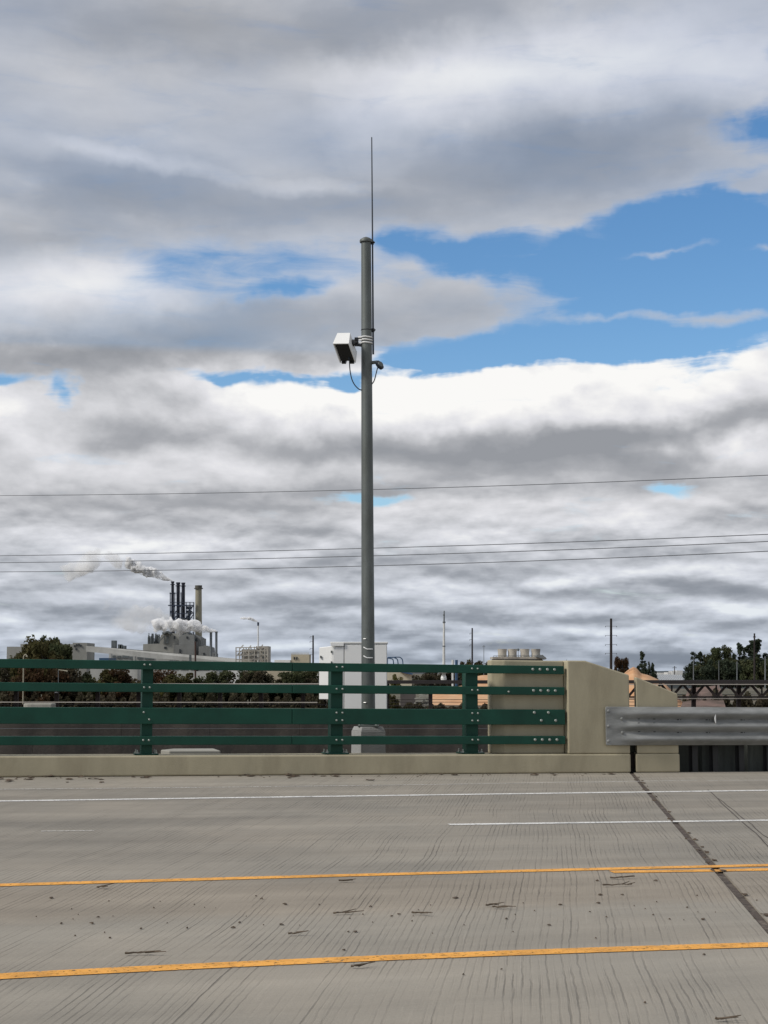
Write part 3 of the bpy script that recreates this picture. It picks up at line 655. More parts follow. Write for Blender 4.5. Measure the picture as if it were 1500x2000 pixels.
for y in (660, 665.5, 671):
    c, r_ = polept(y); n = 22; pts = [c+Vector((math.cos(2*math.pi*i/n), math.sin(2*math.pi*i/n), 0))*(r_+.004)+ZA*(.006 if math.cos(2*math.pi*i/n) < 0 else 0) for i in range(n+1)]
    mb = MB(); mb.tube(pts, .0125, 6, cap=False); mb.bar(c+Vector((-r_-.05,-.03,.004)), c+Vector((-r_+.01,-.05,.004)), .024, .02)
    build('strap', mb, STRAP, hood, smooth=True)
def cat(pts, n=8):
    out = []
    pts = [pts[0]]+pts+[pts[-1]]
    for i in range(1, len(pts)-2):
        p0, p1, p2, p3 = (Vector(q) for q in pts[i-1:i+3])
        for k in range(n):
            t = k/n; out.append(.5*((2*p1)+(p2-p0)*t+(2*p0-5*p1+4*p2-p3)*t*t+(3*p1-p0-3*p2+p3)*t**3))
    out.append(Vector(pts[-2])); return out
mb = MB(); mb.tube(cat([P(682.5,704,Db-.05),P(683.5,722,Db),P(687,740,Db+.04),P(693,752,Dp-.06),P(701,760,Dp-.05),P(707,762,Dp-.03)]), .0085, 8); build('cable', mb, CABLE, hood, smooth=True)
# small dome sensor on the right of the pole
sn = thing('small_sensor', P(741,714,Dp-.02), 'small dark round sensor on a short arm right of the pole below the antenna', 'sensor')
mb = MB(); mb.tube([P(726,708.5,Dp),P(737,707,Dp-.02)], [.028,.026], 10); build('arm', mb, GALV, sn, smooth=True)
h0 = P(735,707.5,Dp-.03); h1 = P(747,716,Dp-.12)
ax = Vector((.72,-.55,-.1)).normalized(); cc = P(741.5,712.8,Dp-.06)
ax = Vector((.55,-.6,.35)).normalized()
el = []; e1 = Vector((.65,0,-.6)).normalized(); e1 = (e1-ax*e1.dot(ax)).normalized(); e2 = ax.cross(e1)
mb = MB(); o = len(mb.v)
for k, rr in ((-.035,.045),(-.03,.066),(.01,.072),(.022,.066),(.03,.03)):
    for i in range(16):
        w = 2*math.pi*i/16; mb.v.append(cc+ax*k+e1*math.cos(w)*rr*1.12+e2*math.sin(w)*rr*.72)
for j in range(4):
    for i in range(16): mb.f.append((j*16+i, j*16+(i+1) % 16, (j+1)*16+(i+1) % 16, (j+1)*16+i))
mb.f.append(tuple(range(16))); mb.f.append(tuple(range(64, 80)))
build('head', mb, CABLE, sn, smooth=True)
mb = MB(); mb.tube([cc+ax*.024, cc+ax*.034], [.05,.046], 14); build('face_disc', mb, GALV, sn, smooth=True)
mb = MB(); mb.tube(cat([P(737.5,718,Dp-.05),P(735,728,Dp-.03),P(731,743,Dp-.03),P(725,752,Dp-.03)]), .0085, 8); build('cable', mb, CABLE, sn, smooth=True)

# ------------------------------------------------------------------ white equipment cabinet on its own post
DC = 25.0
def px(x, y, D=DC): return P(x, y, D)
cab = thing('equipment_cabinet', px(722,1440), 'white metal equipment cabinet standing behind the railing and the pole', 'cabinet')
def cbox(x0, x1, y0, y1, D0, D1):   # front face measured in the photo at depth D0, box runs back to D1 (square-on)
    a = P(x0, y0, D0); b_ = P(x1, y1, D0); m = MB(); m.wb(a.x, b_.x, D0, D1, b_.z, a.z); return m
build('body', cbox(648,756,1257,1398,DC,DC+.75), WHITE, cab, bevel=.012)
mb = cbox(645,757.5,1253.5,1257,DC-.03,DC+.78); build('roof_lip', mb, WHITE, cab, bevel=.006)
mb = cbox(646,671.5,1254.5,1262,DC-.05,DC-.032); build('door_header', mb, WHITE, cab, bevel=.004)
mb = cbox(651,671,1264,1392,DC-.022,DC-.002); dd = build('door', mb, WHITE, cab, bevel=.004)
mb = cbox(673,755,1260,1392,DC-.022,DC-.002); build('door', mb, WHITE, cab, bevel=.004)
mb = cbox(671.6,672.4,1258,1392,DC-.012,DC-.0015); build('seam', mb, CONC_G, cab)
mb = MB(); 
# side cabinet: slanted to the left, front face lit
pA = P(648,1262,DC+.02); pBb = P(648,1366,DC+.02); pC = P(623.5,1264.5,DC+.16); pD = P(623.5,1367,DC+.16)
off_ = Vector((.10,.42,0))
zt2, zb2 = pA.z, pBb.z
mb.hexa([Vector((pA.x,pA.y,zb2)),Vector((pA.x,pA.y,zb2))+off_,Vector((pC.x,pC.y,zb2))+off_,Vector((pC.x,pC.y,zb2)),Vector((pA.x,pA.y,zt2)),Vector((pA.x,pA.y,zt2))+off_,Vector((pC.x,pC.y,zt2-.02))+off_,Vector((pC.x,pC.y,zt2-.02))])
build('side_cabinet', mb, WHITE, cab, bevel=.008)
mb = MB(); 
for x, y, D in ((626,1283,DC+.12),(647,1273,DC-.01),(647,1294,DC-.01)): c = P(x, y, D); mb = MB(); mb.wb(c.x-.008, c.x+.012, c.y-.02, c.y+.02, c.z-.02, c.z+.02); build('latch', mb, GALV, cab)

a = P(720,1399,DC+.35); mb = MB(); mb.tube([Vector((a.x, a.y, -7)), Vector((a.x, a.y, a.z-.002))], .11, 14); build('support_post', mb, GALV, cab, smooth=True)

# ------------------------------------------------------------------ river, banks, terrain
ZW = -6.5
WAT = bpy.data.materials.new('brown_river_water'); WAT.use_nodes = True; nt = WAT.node_tree; b = nt.nodes['Principled BSDF']
b.inputs['Base Color'].default_value = (.022,.017,.013,1); b.inputs['Roughness'].default_value = .16; b.inputs['IOR'].default_value = 1.33
gq = nt.nodes.new('ShaderNodeNewGeometry'); mp = nt.nodes.new('ShaderNodeMapping'); mp.inputs['Scale'].default_value = (1.0,.22,1); nt.links.new(gq.outputs['Position'], mp.inputs['Vector'])
nn = nt.nodes.new('ShaderNodeTexNoise'); nn.inputs['Scale'].default_value = .8; nn.inputs['Detail'].default_value = 6; nt.links.new(mp.outputs[0], nn.inputs['Vector'])
bb_ = nt.nodes.new('ShaderNodeBump'); bb_.inputs['Strength'].default_value = .25; bb_.inputs['Distance'].default_value = .12; nt.links.new(nn.outputs['Fac'], bb_.inputs['Height']); nt.links.new(bb_.outputs[0], b.inputs['Normal'])
mb = MB(); mb.quad((-900,-300,ZW),(900,-300,ZW),(900,300,ZW),(-900,300,ZW)); build('river', mb, WAT, kind='structure')
GRD = mat('dull_grass_ground', (.075,.068,.040), .95, 0, .3, .05, .2, 3, col2=(.13,.11,.08))
def bank_y(x): return 276+6*math.sin(x*.03)+3*math.sin(x*.11+1)
mb = MB(); xs = [-6000,-2000,-900]+[i*15 for i in range(-16,17)]+[900,2000,6000]
prev = None; rows = []
for x in xs:
    y0 = bank_y(x); rows.append([(x,y0-4,ZW-1.2),(x,y0,ZW+.1),(x,y0+3,ZW+.7),(x,y0+9,ZW+1.0),(x,y0+60,ZW+1.1),(x,1200,ZW+1.0),(x,9000,ZW+1.0)])
n = 7
mb.add([p for r_ in rows for p in r_], [(i*n+j,(i+1)*n+j,(i+1)*n+j+1,i*n+j+1) for i in range(len(rows)-1) for j in range(n-1)])
build('ground', mb, GRD, kind='structure')
# near abutment embankment on the right, under the approach road
mb = MB(); q = [(ce+.1,T0+.12,-.36),(60,T0+.12,-.36),(60,T0+5,-1.2),(ce+3,T0+4,-1.6),(60,T0+22,-7.4),(ce+12,T0+20,-7.6)]
e_ = [B(*t) for t in q]; mb.add(e_, [(0,1,2,3),(3,2,4,5)]); build('embankment', mb, GRD, kind='structure')
mb = MB(); mb.bb(jx(T0,.2), 60, -14, T0+.1, -8, -.37); build('abutment', mb, CONC_G, kind='structure')
mb = MB()
for s in (-38,-20,-2): mb.bb(s, s+1.6, -12, 21, -9, -.36)
build('bridge_pier', mb, CONC_G, label='grey concrete piers carrying the road deck over the river', cat='bridge pier')
mb = MB(); mb.bb(-45, 26, TB+.001, T0+7.2, -.55, -.25); build('path', mb, mat('worn_asphalt_path', (.06,.055,.05), .95, 0, .25, 1.5, .3, 30), kind='structure')
# old streaked wall behind the path
tw_ = T0+6.2; wtop = onT(600,1399,tw_).z; wl = thing('streaked_wall', B(0,tw_,-.25), 'old dark brown wall with vertical stains seen between the lower green rails', 'wall')
SW = mat('stained_old_wall', (.118,.100,.080), .9, 0, .35, 1.5, .3, 20, col2=(.055,.050,.045), stretch=(1.1,1.1,.45), c2pos=(.38,.66))
xs_ = [-500,-290,-112,64,237,410,585,758,935,1110,1290,1470,1650]
for a_, b_ in zip(xs_[:-1], xs_[1:]):
    mb = MB(); mb.bb(onT(a_,1440,tw_).x+.002, onT(b_,1440,tw_).x-.002, tw_, tw_+.25, -.249, wtop); build('panel', mb, SW, wl, bevel=.003)
mb = MB(); mb.bb(onT(-500,1440,tw_).x, onT(1650,1440,tw_).x, tw_+.02, tw_+.24, -.248, wtop-.02); build('core', mb, SW, wl)
MOSS = mat('moss_streak', (.085,.078,.035), .95, 0, .3, 3)
mb = MB()
mb.tube([B(onT(x,1423,tw_-.12).x, tw_-.12, onT(x,1423,tw_-.12).z) for x in (-500,0,500,960,1650)], .004, 6); build('stay_wire', mb, GREY_STK, wl)
mb = MB(); a = onT(318,1477,T0+2.6); b_ = onT(431,1466,T0+2.6); zt3 = b_.z
mb.prism([B(a.x+.10,T0+2.6,-.249),B(b_.x,T0+2.6,-.249),B(b_.x,T0+3.3,-.249),B(a.x+.25,T0+3.3,-.249),B(a.x,T0+2.9,-.249)], (0,0,zt3+.249))
build('utility_vault', mb, PALE_ROCK, bevel=.018, label='pale low concrete utility vault with rounded corners just above the tan curb', cat='vault')
# pale pier caps in the river
def pier(x0, x1, y0, y1, D, lab, depth=3.0):
    a = P(x0, y0, D); b_ = P(x1, y1, D); m = MB(); w = (b_.x-a.x); z1_ = a.z; z0_ = ZW-1
    pts = []
    for i in range(9):
        w_ = math.pi/2+math.pi*i/8; pts.append(Vector((a.x+depth/2+math.cos(w_)*depth/2, D+depth/2+math.sin(w_)*depth/2, z0_)))
    pts += [Vector((b_.x, D, z0_)), Vector((b_.x, D+depth, z0_))]
    m.prism(pts, (0,0,z1_-z0_)); return build('concrete_pier', m, PALE_ROCK, bevel=.18, label=lab, cat='pier')

pier(42,101,1374,1390,236,'pale low concrete pier cap in the river near the left frame edge')

# ------------------------------------------------------------------ railway trestle
iL, iR = 1/250.0, 1/226.0
def TD(x): return 1/(iL+(iR-iL)*x/1500)
tres = thing('railway_trestle', P(750,1400,TD(750)), 'long dark railway bridge on brown posts crossing the river behind the railing', 'railway bridge')
def tb(mb, x0, y0, x1, y1, wpx, dep=.5, dd=0):
    D0, D1 = TD(x0)+dd, TD(x1)+dd; mb.bar(P(x0,y0,D0), P(x1,y1,D1), wpx*D0/F, dep)
posts = [-47,32,111,191,271,350,430,510,592,674,757,841,926,1012,1098,1184,1269,1355,1443,1533,1625]
for x in posts:
    mb = MB(); top = 1336; tb(mb, x, top, x-.5, 1409, 7.5, .7, 1.0); 
    p = build('post', mb, TRESTLE, tres)
mb = MB(); tb(mb, -300, 1343, 757, 1342.5, 13, 2.6, -.6); build('girder', mb, TRESTLE_K, tres)
mb = MB(); tb(mb, 757, 1332, 1800, 1331.5, 6.5, 2.6, -.6); build('top_chord', mb, TRESTLE_K, tres)
mb = MB(); tb(mb, -300, 1336, 757, 1335.6, 1.6, 3, -.8); tb(mb, 1000, 1337, 1800, 1336.4, 1.5, .3, -2.2); build('walkway', mb, PALEPIPE, tres)
mb = MB(); tb(mb, 1000, 1361.5, 1800, 1361, 3.0, .5, -.6); build('bottom_chord', mb, TRESTLE_K, tres)
mb = MB(); tb(mb, 1000, 1364.6, 1800, 1364, 1.2, .3, -1); build('lower_pipe', mb, PALEPIPE, tres)
for i, x in enumerate(posts[:-1]):
    if x < 1000: continue
    w = (posts[i+1]-x)/4
    mb = MB()
    for k in range(2):
        a = x+2*k*w; tb(mb, a+1, 1360, a+w, 1336, 4.2, .4, -.6); tb(mb, a+w, 1336, a+2*w-1, 1360, 4.2, .4, -.6)
    tb(mb, x+2*w, 1336, x+2*w, 1360, 2.5, .3, -.4)
    build('brace', mb, TRESTLE, tres)
mb = MB()
for (a, ya, b_, yb, w, m_) in ((-300,1371,620,1372,1.7,0),):
    tb(mb, a, ya, b_, yb, w, .2, -1.2)
build('handrail', mb, PALEPIPE, tres)
mb = MB()
for y in (1366.5,1371.5,1378.5): tb(mb, 757, y, 1330, y-.5, 1.0, .15, -1.2)
tb(mb, -300, 1376, 757, 1376.5, 1.4, .3, 0); build('lower_cable', mb, TRESTLE_K, tres)
mb = MB(); D_t = TD(111)-1; a = P(107,1350,D_t); b_ = P(113,1353.5,D_t); mb.wb(a.x,b_.x,D_t-.1,D_t,b_.z,a.z); build('marker_plate', mb, WHITE, tres)

# ------------------------------------------------------------------ far buildings
def fbox(x0, x1, y0, y1, D, dep, mb=None):
    a = P(x0, y0, D); b_ = P(x1, y1, D); m = mb or MB(); m.wb(a.x, b_.x, D, D+dep, b_.z, a.z); return m
def fpoly(pts, D, dep): m = MB(); m.prism([P(x, y, D) for x, y in pts], (0, dep, 0)); return m
def ftube(x0, y0, x1, y1, w0, w1, D, n=14, mb=None):
    m = mb or MB(); m.tube([P(x0,y0,D), P(x1,y1,D)], [w0*D/F/2, w1*D/F/2], n); return m
GY = 1335
DM = 900
mill = thing('mill_building', P(335,GY,DM), 'tall grey paper mill building with stepped roofs and rooftop equipment at left', 'mill')
build('wall', fpoly([(277.5,1335),(279.5,1258),(312,1257),(314,1241),(321,1236),(331,1236.5),(349,1237),(349,1258),(339,1258.5),(339,1335)], DM, 30), MILL_L, mill)
mb = fbox(339.1,379,1258.7,1335,DM-6,40); build('wall', mb, MILL_D, mill)
mb = fpoly([(349.1,1258.6),(349.1,1238.5),(354,1238),(356,1240),(362,1239),(363,1236.5),(366,1236.5),(367,1239),(379,1240),(379,1258.6)], DM-5, 34); build('upper_block', mb, MILL_D, mill)
build('annex', fpoly([(379.1,1335),(379.1,1239),(384,1241),(390,1245),(393,1246),(393,1262),(393,1335)], DM+1, 25), MILL_D, mill)
build('annex', fpoly([(388,1335),(388,1263),(400,1260.5),(403,1261),(410,1264),(411,1273),(417,1276),(417,1335)], DM-9, 25), MILL_D, mill)
mb = MB()
for i in range(26):
    x = random.uniform(288,311); y = random.uniform(1237,1253); fbox(x, x+random.uniform(1,3), y, 1258, DM+random.uniform(1,12), random.uniform(1,3), mb)
for i in range(10):
    x = random.uniform(288,311); ftube(x, 1235+random.uniform(0,9), x, 1258, 1.6, 1.6, DM+3, 8, mb)
mb.bar(P(312,1252,DM-1), P(322,1241,DM-1), .5, .5); mb.bar(P(318,1237,DM-2),P(328,1234,DM-2), 1.0, 6); mb.bar(P(328,1234,DM-2),P(334,1238,DM-2), 1.0, 6)
for x in (320.5, 324, 327): fbox(x, x+1.6, 1243, 1257, DM-1.2, .8, mb)
for x, y in ((352,1238),(359,1238),(366,1236),(371,1238),(376,1240)): fbox(x, x+2.2, y-2, y+2, DM, 4, mb)
for i in range(8): x = random.uniform(322, 378); ftube(x, 1231+random.uniform(0,5), x, 1240, .8, .8, DM+4, 6, mb)
build('roof_equipment', mb, MILL_X, mill)
for (x0,x1,y0,y1,D) in ((339.5,342,1242,1248,DM),(350,353,1268,1275,DM-6),(320.5,325,1263,1267,DM),(364,367,1243,1247,DM-5),(397,399.5,1275,1280,DM-9),(381,386,1247,1252,DM+1)):
    build('opening', fbox(x0,x1,y0,y1,D-.4,.6), WINB, mill)
# chimneys: each a thing
def stack(name, lab, x, yt, w0, w1, D, m, ybase=GY, rings=(), capm=None, cappx=6, group=None):
    t = thing(name, P(x, ybase, D), lab, 'chimney', group)
    build('shaft', ftube(x, ybase, x, yt, w0, w1, D, 18), m, t, smooth=True)
    if capm: build('rim', ftube(x, yt+cappx, x, yt-.6, w1+1.2, w1+1.6, D, 18), capm, t, smooth=True)
    for (y, wr, h) in rings: build('ring', ftube(x, y+h, x, y, wr, wr, D, 16), capm or m, t)
    return t
stack('chimney','leftmost and thinnest of the three black stacks, steam trailing from its top',337.2,1136,6.5,5.2,DM+10,BLACK_ST,1240,((1141,9.5,1.2),(1158.5,9,1.4)),BLACK_ST,2)
stack('chimney','middle of the three black stacks beside the tan chimney',348,1138,7.2,6.6,DM+10,BLACK_ST,1240,((1143.5,10.5,1.4),),BLACK_ST,3)
stack('chimney','rightmost of the three black stacks beside the tan chimney',358,1138.5,7.2,6.4,DM+10,BLACK_ST,1240,((1144,10.5,1.3),),BLACK_ST,2)
stack('chimney','tall tan concrete chimney with sooty dark top right of the black stacks',387.8,1144,14.2,12.4,DM+20,CHIM,1335,((1148.6,17.5,1.6),),CHIMTOP,5)
stack('chimney','left one of two grey steel stacks right of the mill, white steam at its top',412,1234,5.4,5.0,DM-40,GREY_STK,1335,(),GREY_STK,1.5)
stack('chimney','right one of two grey steel stacks right of the mill',422.6,1234,4.8,4.6,DM-40,GREY_STK,1335,(),GREY_STK,1.5)
stack('chimney','short rusty dark red stack in front of the mill wall',381.6,1253,3.6,3.4,560,RUST_STK,1335)
stack('chimney','slender white stack with small dark tip and a little steam above the beige tower',504.2,1216,3.2,2.4,700,WHITE_M,1335,(),NAVY,6)
# frame around black stacks
fr = thing('steel_scaffold_tower', P(355,1240,DM), 'dark navy steel platform frame around the three black stacks', 'scaffold tower')
mb = MB(); D = DM+2
for x in (332.5, 341.5, 353.5, 363.5, 371, 378.4):
    mb.bar(P(x,1240,D), P(x, 1176 if x > 360 else 1157, D), .5, .5)
build('upright', mb, NAVY, fr)
for D2 in (DM+2, DM+17):
    mb = MB()
    for y, x0, x1, w in ((1182.5,328.5,379,1.9),(1176.5,332,379,.8),(1198.5,332,378,1.0),(1207,332,379,1.0),(1216,334,374,1.0),(1158.8,331,345,.7),(1170,333,345,.5)):
        mb.bar(P(x0,y,D2), P(x1,y,D2), w*D2/F, 1.2)
    build('platform', mb, NAVY, fr)
mb = MB(); D = DM+6
for a, ya, b_, yb in ((363,1198,378,1183),(363,1183,378,1198),(363,1207,375,1198),(366,1216,378,1200),(340,1207,352,1198),(332,1198,341,1183),(364,1222,372,1207),(353,1216,364,1207),(341,1216,353,1207),(332,1216,341,1207),(341,1198,353,1183)):
    mb.bar(P(a,ya,D), P(b_,yb,D), .55, .5)
build('brace', mb, NAVY, fr)
mb = MB(); D = DM+8
fbox(364,373,1184,1190,D,5,mb); fbox(364,371,1192,1197,D,5,mb); mb.tube([P(364,1212,D),P(368,1205,D),P(372,1193,D)], 1.1, 8); fbox(343,352,1209,1232,D,6,mb); fbox(354,361,1207,1230,D-3,6,mb); fbox(366,371,1210,1226,D,5,mb); fbox(356,366,1212,1238,D,5,mb)
build('duct', mb, MILL_X, fr)

# conveyor gallery
cg = thing('conveyor_gallery', P(300,1335,720), 'long pale enclosed conveyor gallery sloping down to the right in front of the mill', 'conveyor')
mb = MB(); mb.prism([P(168,1261.5,740),P(300,1271.5,735),P(450,1285.5,730),P(530,1293,726),P(530,1302,726),P(450,1299,730),P(300,1286,735),P(168,1272.5,740)], (0,5,0)); build('gallery', mb, GALLERY, cg)
for x, yt in ((215,1276),(262,1281),(352,1290),(371,1289),(413,1294)):
    mb = MB(); mb.bar(P(x,yt,733), P(x,1335,733), 1.0, 1.0); mb.bar(P(x+3,yt,733), P(x+3,1335,733), .6, .6); build('trestle_leg', mb, GALLERY, cg)
mb = fbox(369.5,373,1279,1292,726,2); build('service_door', mb, MILL_X, cg)
tw = thing('grey_mill_block', P(90,1335,760), 'flat-roofed grey mill block half hidden behind the left trees', 'mill')
mb = fbox(13.5,40,1263,1335,760,20); fbox(40,142,1258,1335,761,20,mb); build('wall', mb, MILL_L, tw)
build('tower', fbox(142,168.5,1255.5,1335,755,20), MILL_L, tw)
mb = MB()
for x, y in ((144,1260),(147,1266),(152,1257),(156,1259),(148,1258)): fbox(x, x+2.5, y, y+3.5, 754.4, .8, mb)
build('vent', mb, WINB, tw)
sb = thing('white_process_building', P(255,1335,800), 'low pale process building with dark window bands under the conveyor', 'building')
build('wall', fbox(213.5,330,1278,1335,800,25), GALLERY, sb)
mb = MB()
for x0,x1,y0,y1 in ((216,225,1280,1286),(229,236,1281,1286),(239,251,1280,1285),(254,262,1282,1287),(268,278,1281,1287),(283,300,1283,1288)): fbox(x0,x1,y0,y1,799.5,.8,mb)
build('window_band', mb, MILL_X, sb)
tw2 = thing('silo_cluster', P(225,1335,830), 'small dark vent towers poking above the conveyor roof', 'vent tower')
for x0,x1,yt in ((217.5,224.5,1251),(230,235.5,1258.5),(234,237.5,1260),(241.5,243.5,1261)):
    build('vent_tower', fbox(x0,x1,yt,1335,830,4), MILL_X, tw2)
build('low_shed', fbox(193.5,211,1285,1335,700,20), BLUE, label='low dark teal shed roof just above the railing left of the pale process building', cat='shed')
# beige tower under construction look
bt = thing('beige_process_tower', P(492,1335,690), 'beige process tower criss-crossed by pipes and open steel braces', 'process tower')
mb = fbox(472,522,1268,1335,700,14); fbox(500,524,1262,1335,702,14,mb); build('wall', mb, TOWER_B, bt)
mb = MB(); D = 694
for x in (461,468,476,486,497,508,517,523): mb.bar(P(x,1335,D), P(x,1263+(0 if x > 486 else 2),D), .45, .45)
for y in (1265,1272,1280,1288): mb.bar(P(460,y,D), P(524,y-1,D), .4, .4)
for i in range(22):
    x = random.uniform(462,515); y = random.uniform(1264,1284); mb.bar(P(x,y,D+.6), P(x+random.uniform(4,9),y+random.choice((-1,1))*random.uniform(4,8),D+.6), .5, .4)
build('steel_frame', mb, TOWER_B, bt)
mb = MB()
for i in range(30):
    x = random.uniform(472,520); y = random.uniform(1264,1288); fbox(x, x+random.uniform(1.5,4), y, y+random.uniform(1.5,4), 699.3, .5, mb)
build('opening', mb, MILL_X, bt)
tb_ = thing('tan_block_building', P(586,1335,640), 'square tan building with roof railing and two small windows left of the cabinet', 'building')
build('wall', fbox(568.5,603.5,1278,1335,640,16), BEIGE_B, tb_)
mb = MB(); D = 640
for i in range(13): x = 569+i*2.8; mb.bar(P(x,1278,D), P(x,1275.5,D), .12, .12)
mb.bar(P(569,1275.5,D), P(603,1275.5,D), .15, .15); build('roof_railing', mb, BEIGE_B, tb_)
for x in (573.5,578.5): build('window', fbox(x,x+2.4,1283,1288,639.6,.6), WINB, tb_)
# pale low sheds behind the far-bank trees
for i, (x0,x1,y0,y1,m_,lab) in enumerate(((176,268,1306,1337,GALLERY,'pale low shed glimpsed between the railing rails left of the first green post'),(300,420,1311,1337,GALLERY,'pale low shed glimpsed between rails below the mill'),(440,492,1309,1337,WHITE_M,'pale low shed glimpsed between rails below the beige tower'),(505,568,1309,1337,BEIGE_B,'tan low shed glimpsed between rails left of the rail splice'),(590,622,1310,1337,WHITE_M,'pale low shed glimpsed just left of the white cabinet'),(536,566,1289,1337,WHITE_M,'small white structures just above the top rail left of the tan block building'))):
    build('low_shed', fbox(x0,x1,y0,y1,600+i*7,14), m_, label=lab, cat='shed')

# steam
def steam(name, pts, radii, dens, lab, D=DM, seed=1, nsc=.12):
    rnd = random.Random(seed); mb = MB()
    c = cat([P(x,y,D) for x,y in pts], 6); n = len(c); R = []
    for i in range(n):
        k = i/(n-1)*(len(radii)-1); j = min(int(k), len(radii)-2); R.append((radii[j]+(radii[j+1]-radii[j])*(k-j))*D/F)
    mb.tube(c, R, 24)
    bm = bmesh.new(); vs = [bm.verts.new(v) for v in mb.v]
    for f in mb.f: bm.faces.new([vs[i] for i in f])
    bmesh.ops.recalc_face_normals(bm, faces=bm.faces); bm.normal_update()
    from mathutils import noise as mn
    nr = 24; RM = sum(R)/len(R)
    for i, v in enumerate(bm.verts):
        rr = R[i//nr] if i//nr < n else 1
        q = v.co/RM; v.co += v.normal*rr*(.6*mn.fractal(q*.8+Vector((seed*7,0,0)), .9, 2.1, 4) + .3*abs(mn.noise(q*1.7)))
    me = bpy.data.meshes.new(name); bm.to_mesh(me); bm.free()
    org = Vector(sum((v.co for v in me.vertices), Vector())/len(me.vertices)); me.transform(Matrix.Translation(-org))
    m = bpy.data.materials.new('steam'); m.use_nodes = True; nt = m.node_tree; nt.nodes.remove(nt.nodes['Principled BSDF'])
    pv = nt.nodes.new('ShaderNodeVolumePrincipled'); pv.inputs['Color'].default_value = (1,1,1,1); pv.inputs['Anisotropy'].default_value = 0
    g_ = nt.nodes.new('ShaderNodeNewGeometry'); nz = nt.nodes.new('ShaderNodeTexNoise'); nz.inputs['Scale'].default_value = nsc; nz.inputs['Detail'].default_value = 4; nt.links.new(g_.outputs['Position'], nz.inputs['Vector'])
    rg = nt.nodes.new('ShaderNodeMapRange'); rg.inputs[1].default_value = .40; rg.inputs[2].default_value = .66; rg.inputs[3].default_value = 0; rg.inputs[4].default_value = dens; nt.links.new(nz.outputs['Fac'], rg.inputs[0]); nt.links.new(rg.outputs[0], pv.inputs['Density'])
    nt.links.new(pv.outputs[0], nt.nodes['Material Output'].inputs['Volume']); me.materials.append(m)
    o = link(name, me); o.location = org; return tag(o, lab, 'steam')
steam('steam_plume', [(337,1134),(322,1129),(300,1120),(282,1113),(262,1105),(246,1096)], [1.2,4,8.5,10,11,10], 4.5, 'thick white steam plume streaming left from the thinnest black stack', seed=1, nsc=.2)
steam('steam_plume', [(240,1102),(222,1094),(200,1080),(184,1090),(150,1112),(120,1118)], [9,10,10,16,18,12], .42, 'ragged fading steam puff at the far left end of the highest plume', seed=2, nsc=.12)
steam('steam_plume', [(423,1232),(408,1231.5),(392,1227),(376,1222),(358,1224),(336,1222),(318,1220),(300,1224)], [1.5,4.5,8,11,12,13,13,10], 3.0, 'white steam plume drifting left across the mill roof from the grey stacks', D=DM-42, seed=3, nsc=.18)
steam('steam_plume', [(330,1214),(300,1208),(268,1205),(240,1208),(215,1215)], [10,20,26,24,12], .13, 'faint broad steam haze left of the mill roof', D=DM-30, seed=4, nsc=.07)
steam('steam_plume', [(503.5,1214.5),(496,1211),(486,1207.5),(476,1207),(469,1208)], [.9,2.2,3.2,2.6,1], 6.0, 'tiny white steam wisp drifting left from the slender white stack', D=700, seed=5, nsc=.4)
steam('steam_plume', [(205,1192),(212,1176),(219,1165)], [5,7,4], .08, 'small faint vertical steam wisp between the left trees and the black stacks', seed=6, nsc=.12)

# ------------------------------------------------------------------ right-hand far things
mono = thing('white_mast', P(867,1334,420), 'tall slender white mast with bulbous base right of the cabinet', 'mast')
mb = MB(); D = 420; mb.tube([P(867,1333,D),P(867,1262,D),P(867.3,1215,D)], [3.4*D/F,2.4*D/F,1.9*D/F], 14); build('shaft', mb, WHITE_M, mono, smooth=True)
mb = MB(); mb.tube([P(867.3,1215,D),P(867.5,1193,D)], [1.7*D/F,1.2*D/F], 10); build('tip', mb, GREY_STK, mono, smooth=True)
mb = MB(); mb.tube([P(867.3,1216.5,D),P(867.3,1214,D)], 3.1*D/F, 10); mb.tube([P(867,1263,D),P(867,1261,D)], 3.1*D/F, 10); mb.tube([P(867,1202,D),P(867,1200,D)], 2*D/F, 10); build('collar', mb, GREY_STK, mono)
mb = MB(); mb.tube([P(866.5,1328,D),P(866.5,1324,D),P(866.5,1319,D),P(866.5,1316,D)], [5.5*D/F,5.8*D/F,4*D/F,2.4*D/F], 14); mb.wb(P(857,1313,D).x, P(873,1313,D).x, D-2, D+2, P(0,1314.5,D).z, P(0,1312.5,D).z); build('base', mb, WHITE, mono, smooth=False)
def upole(x, yt, yb, w, D, lab, arms, side='both', m=WOODP, al=7):
    t = thing('utility_pole', P(x, yb, D), lab, 'utility pole')
    build('post', ftube(x, yb, x, yt, w*1.15, w*.85, D, 8), m, t, smooth=True)
    for y in arms:
        mb = MB(); x0 = x-al if side in ('both','left') else x; x1 = x+al if side in ('both','right') else x
        mb.bar(P(x0,y-.8 if side=='left' else y,D), P(x1,y,D), .55*D/F, .2)
        for xx in ((x0, x1) if side == 'both' else ((x0,) if side == 'left' else (x1,))): mb.tube([P(xx,y,D),P(xx,y+2.2,D)], .5*D/F, 6)
        build('crossarm', mb, m, t)
    return t
upole(611.5,1241,1335,3.4,420,'slim dark utility pole just left of the white cabinet',(1244,1253,1267,1279),'left',al=6)
upole(922.3,1226.5,1335,3.2,430,'dark utility pole with small left arms right of the white mast',(1237,1249,1260),'left',al=4.5)
mb = 0
upole(1193.5,1208,1345,5.2,300,'tallest dark utility pole rising behind the sloped parapet block',(1223,1241,1259,1276),'both',al=11)
upole(1473.5,1237,1340,3.6,330,'dark utility pole rising out of the right-hand trees',(1243,),'both',al=2)
upole(1354.5,1286,1345,2.0,280,'thin grey pole at the left edge of the right-hand trees',(),m=GREY_STK)
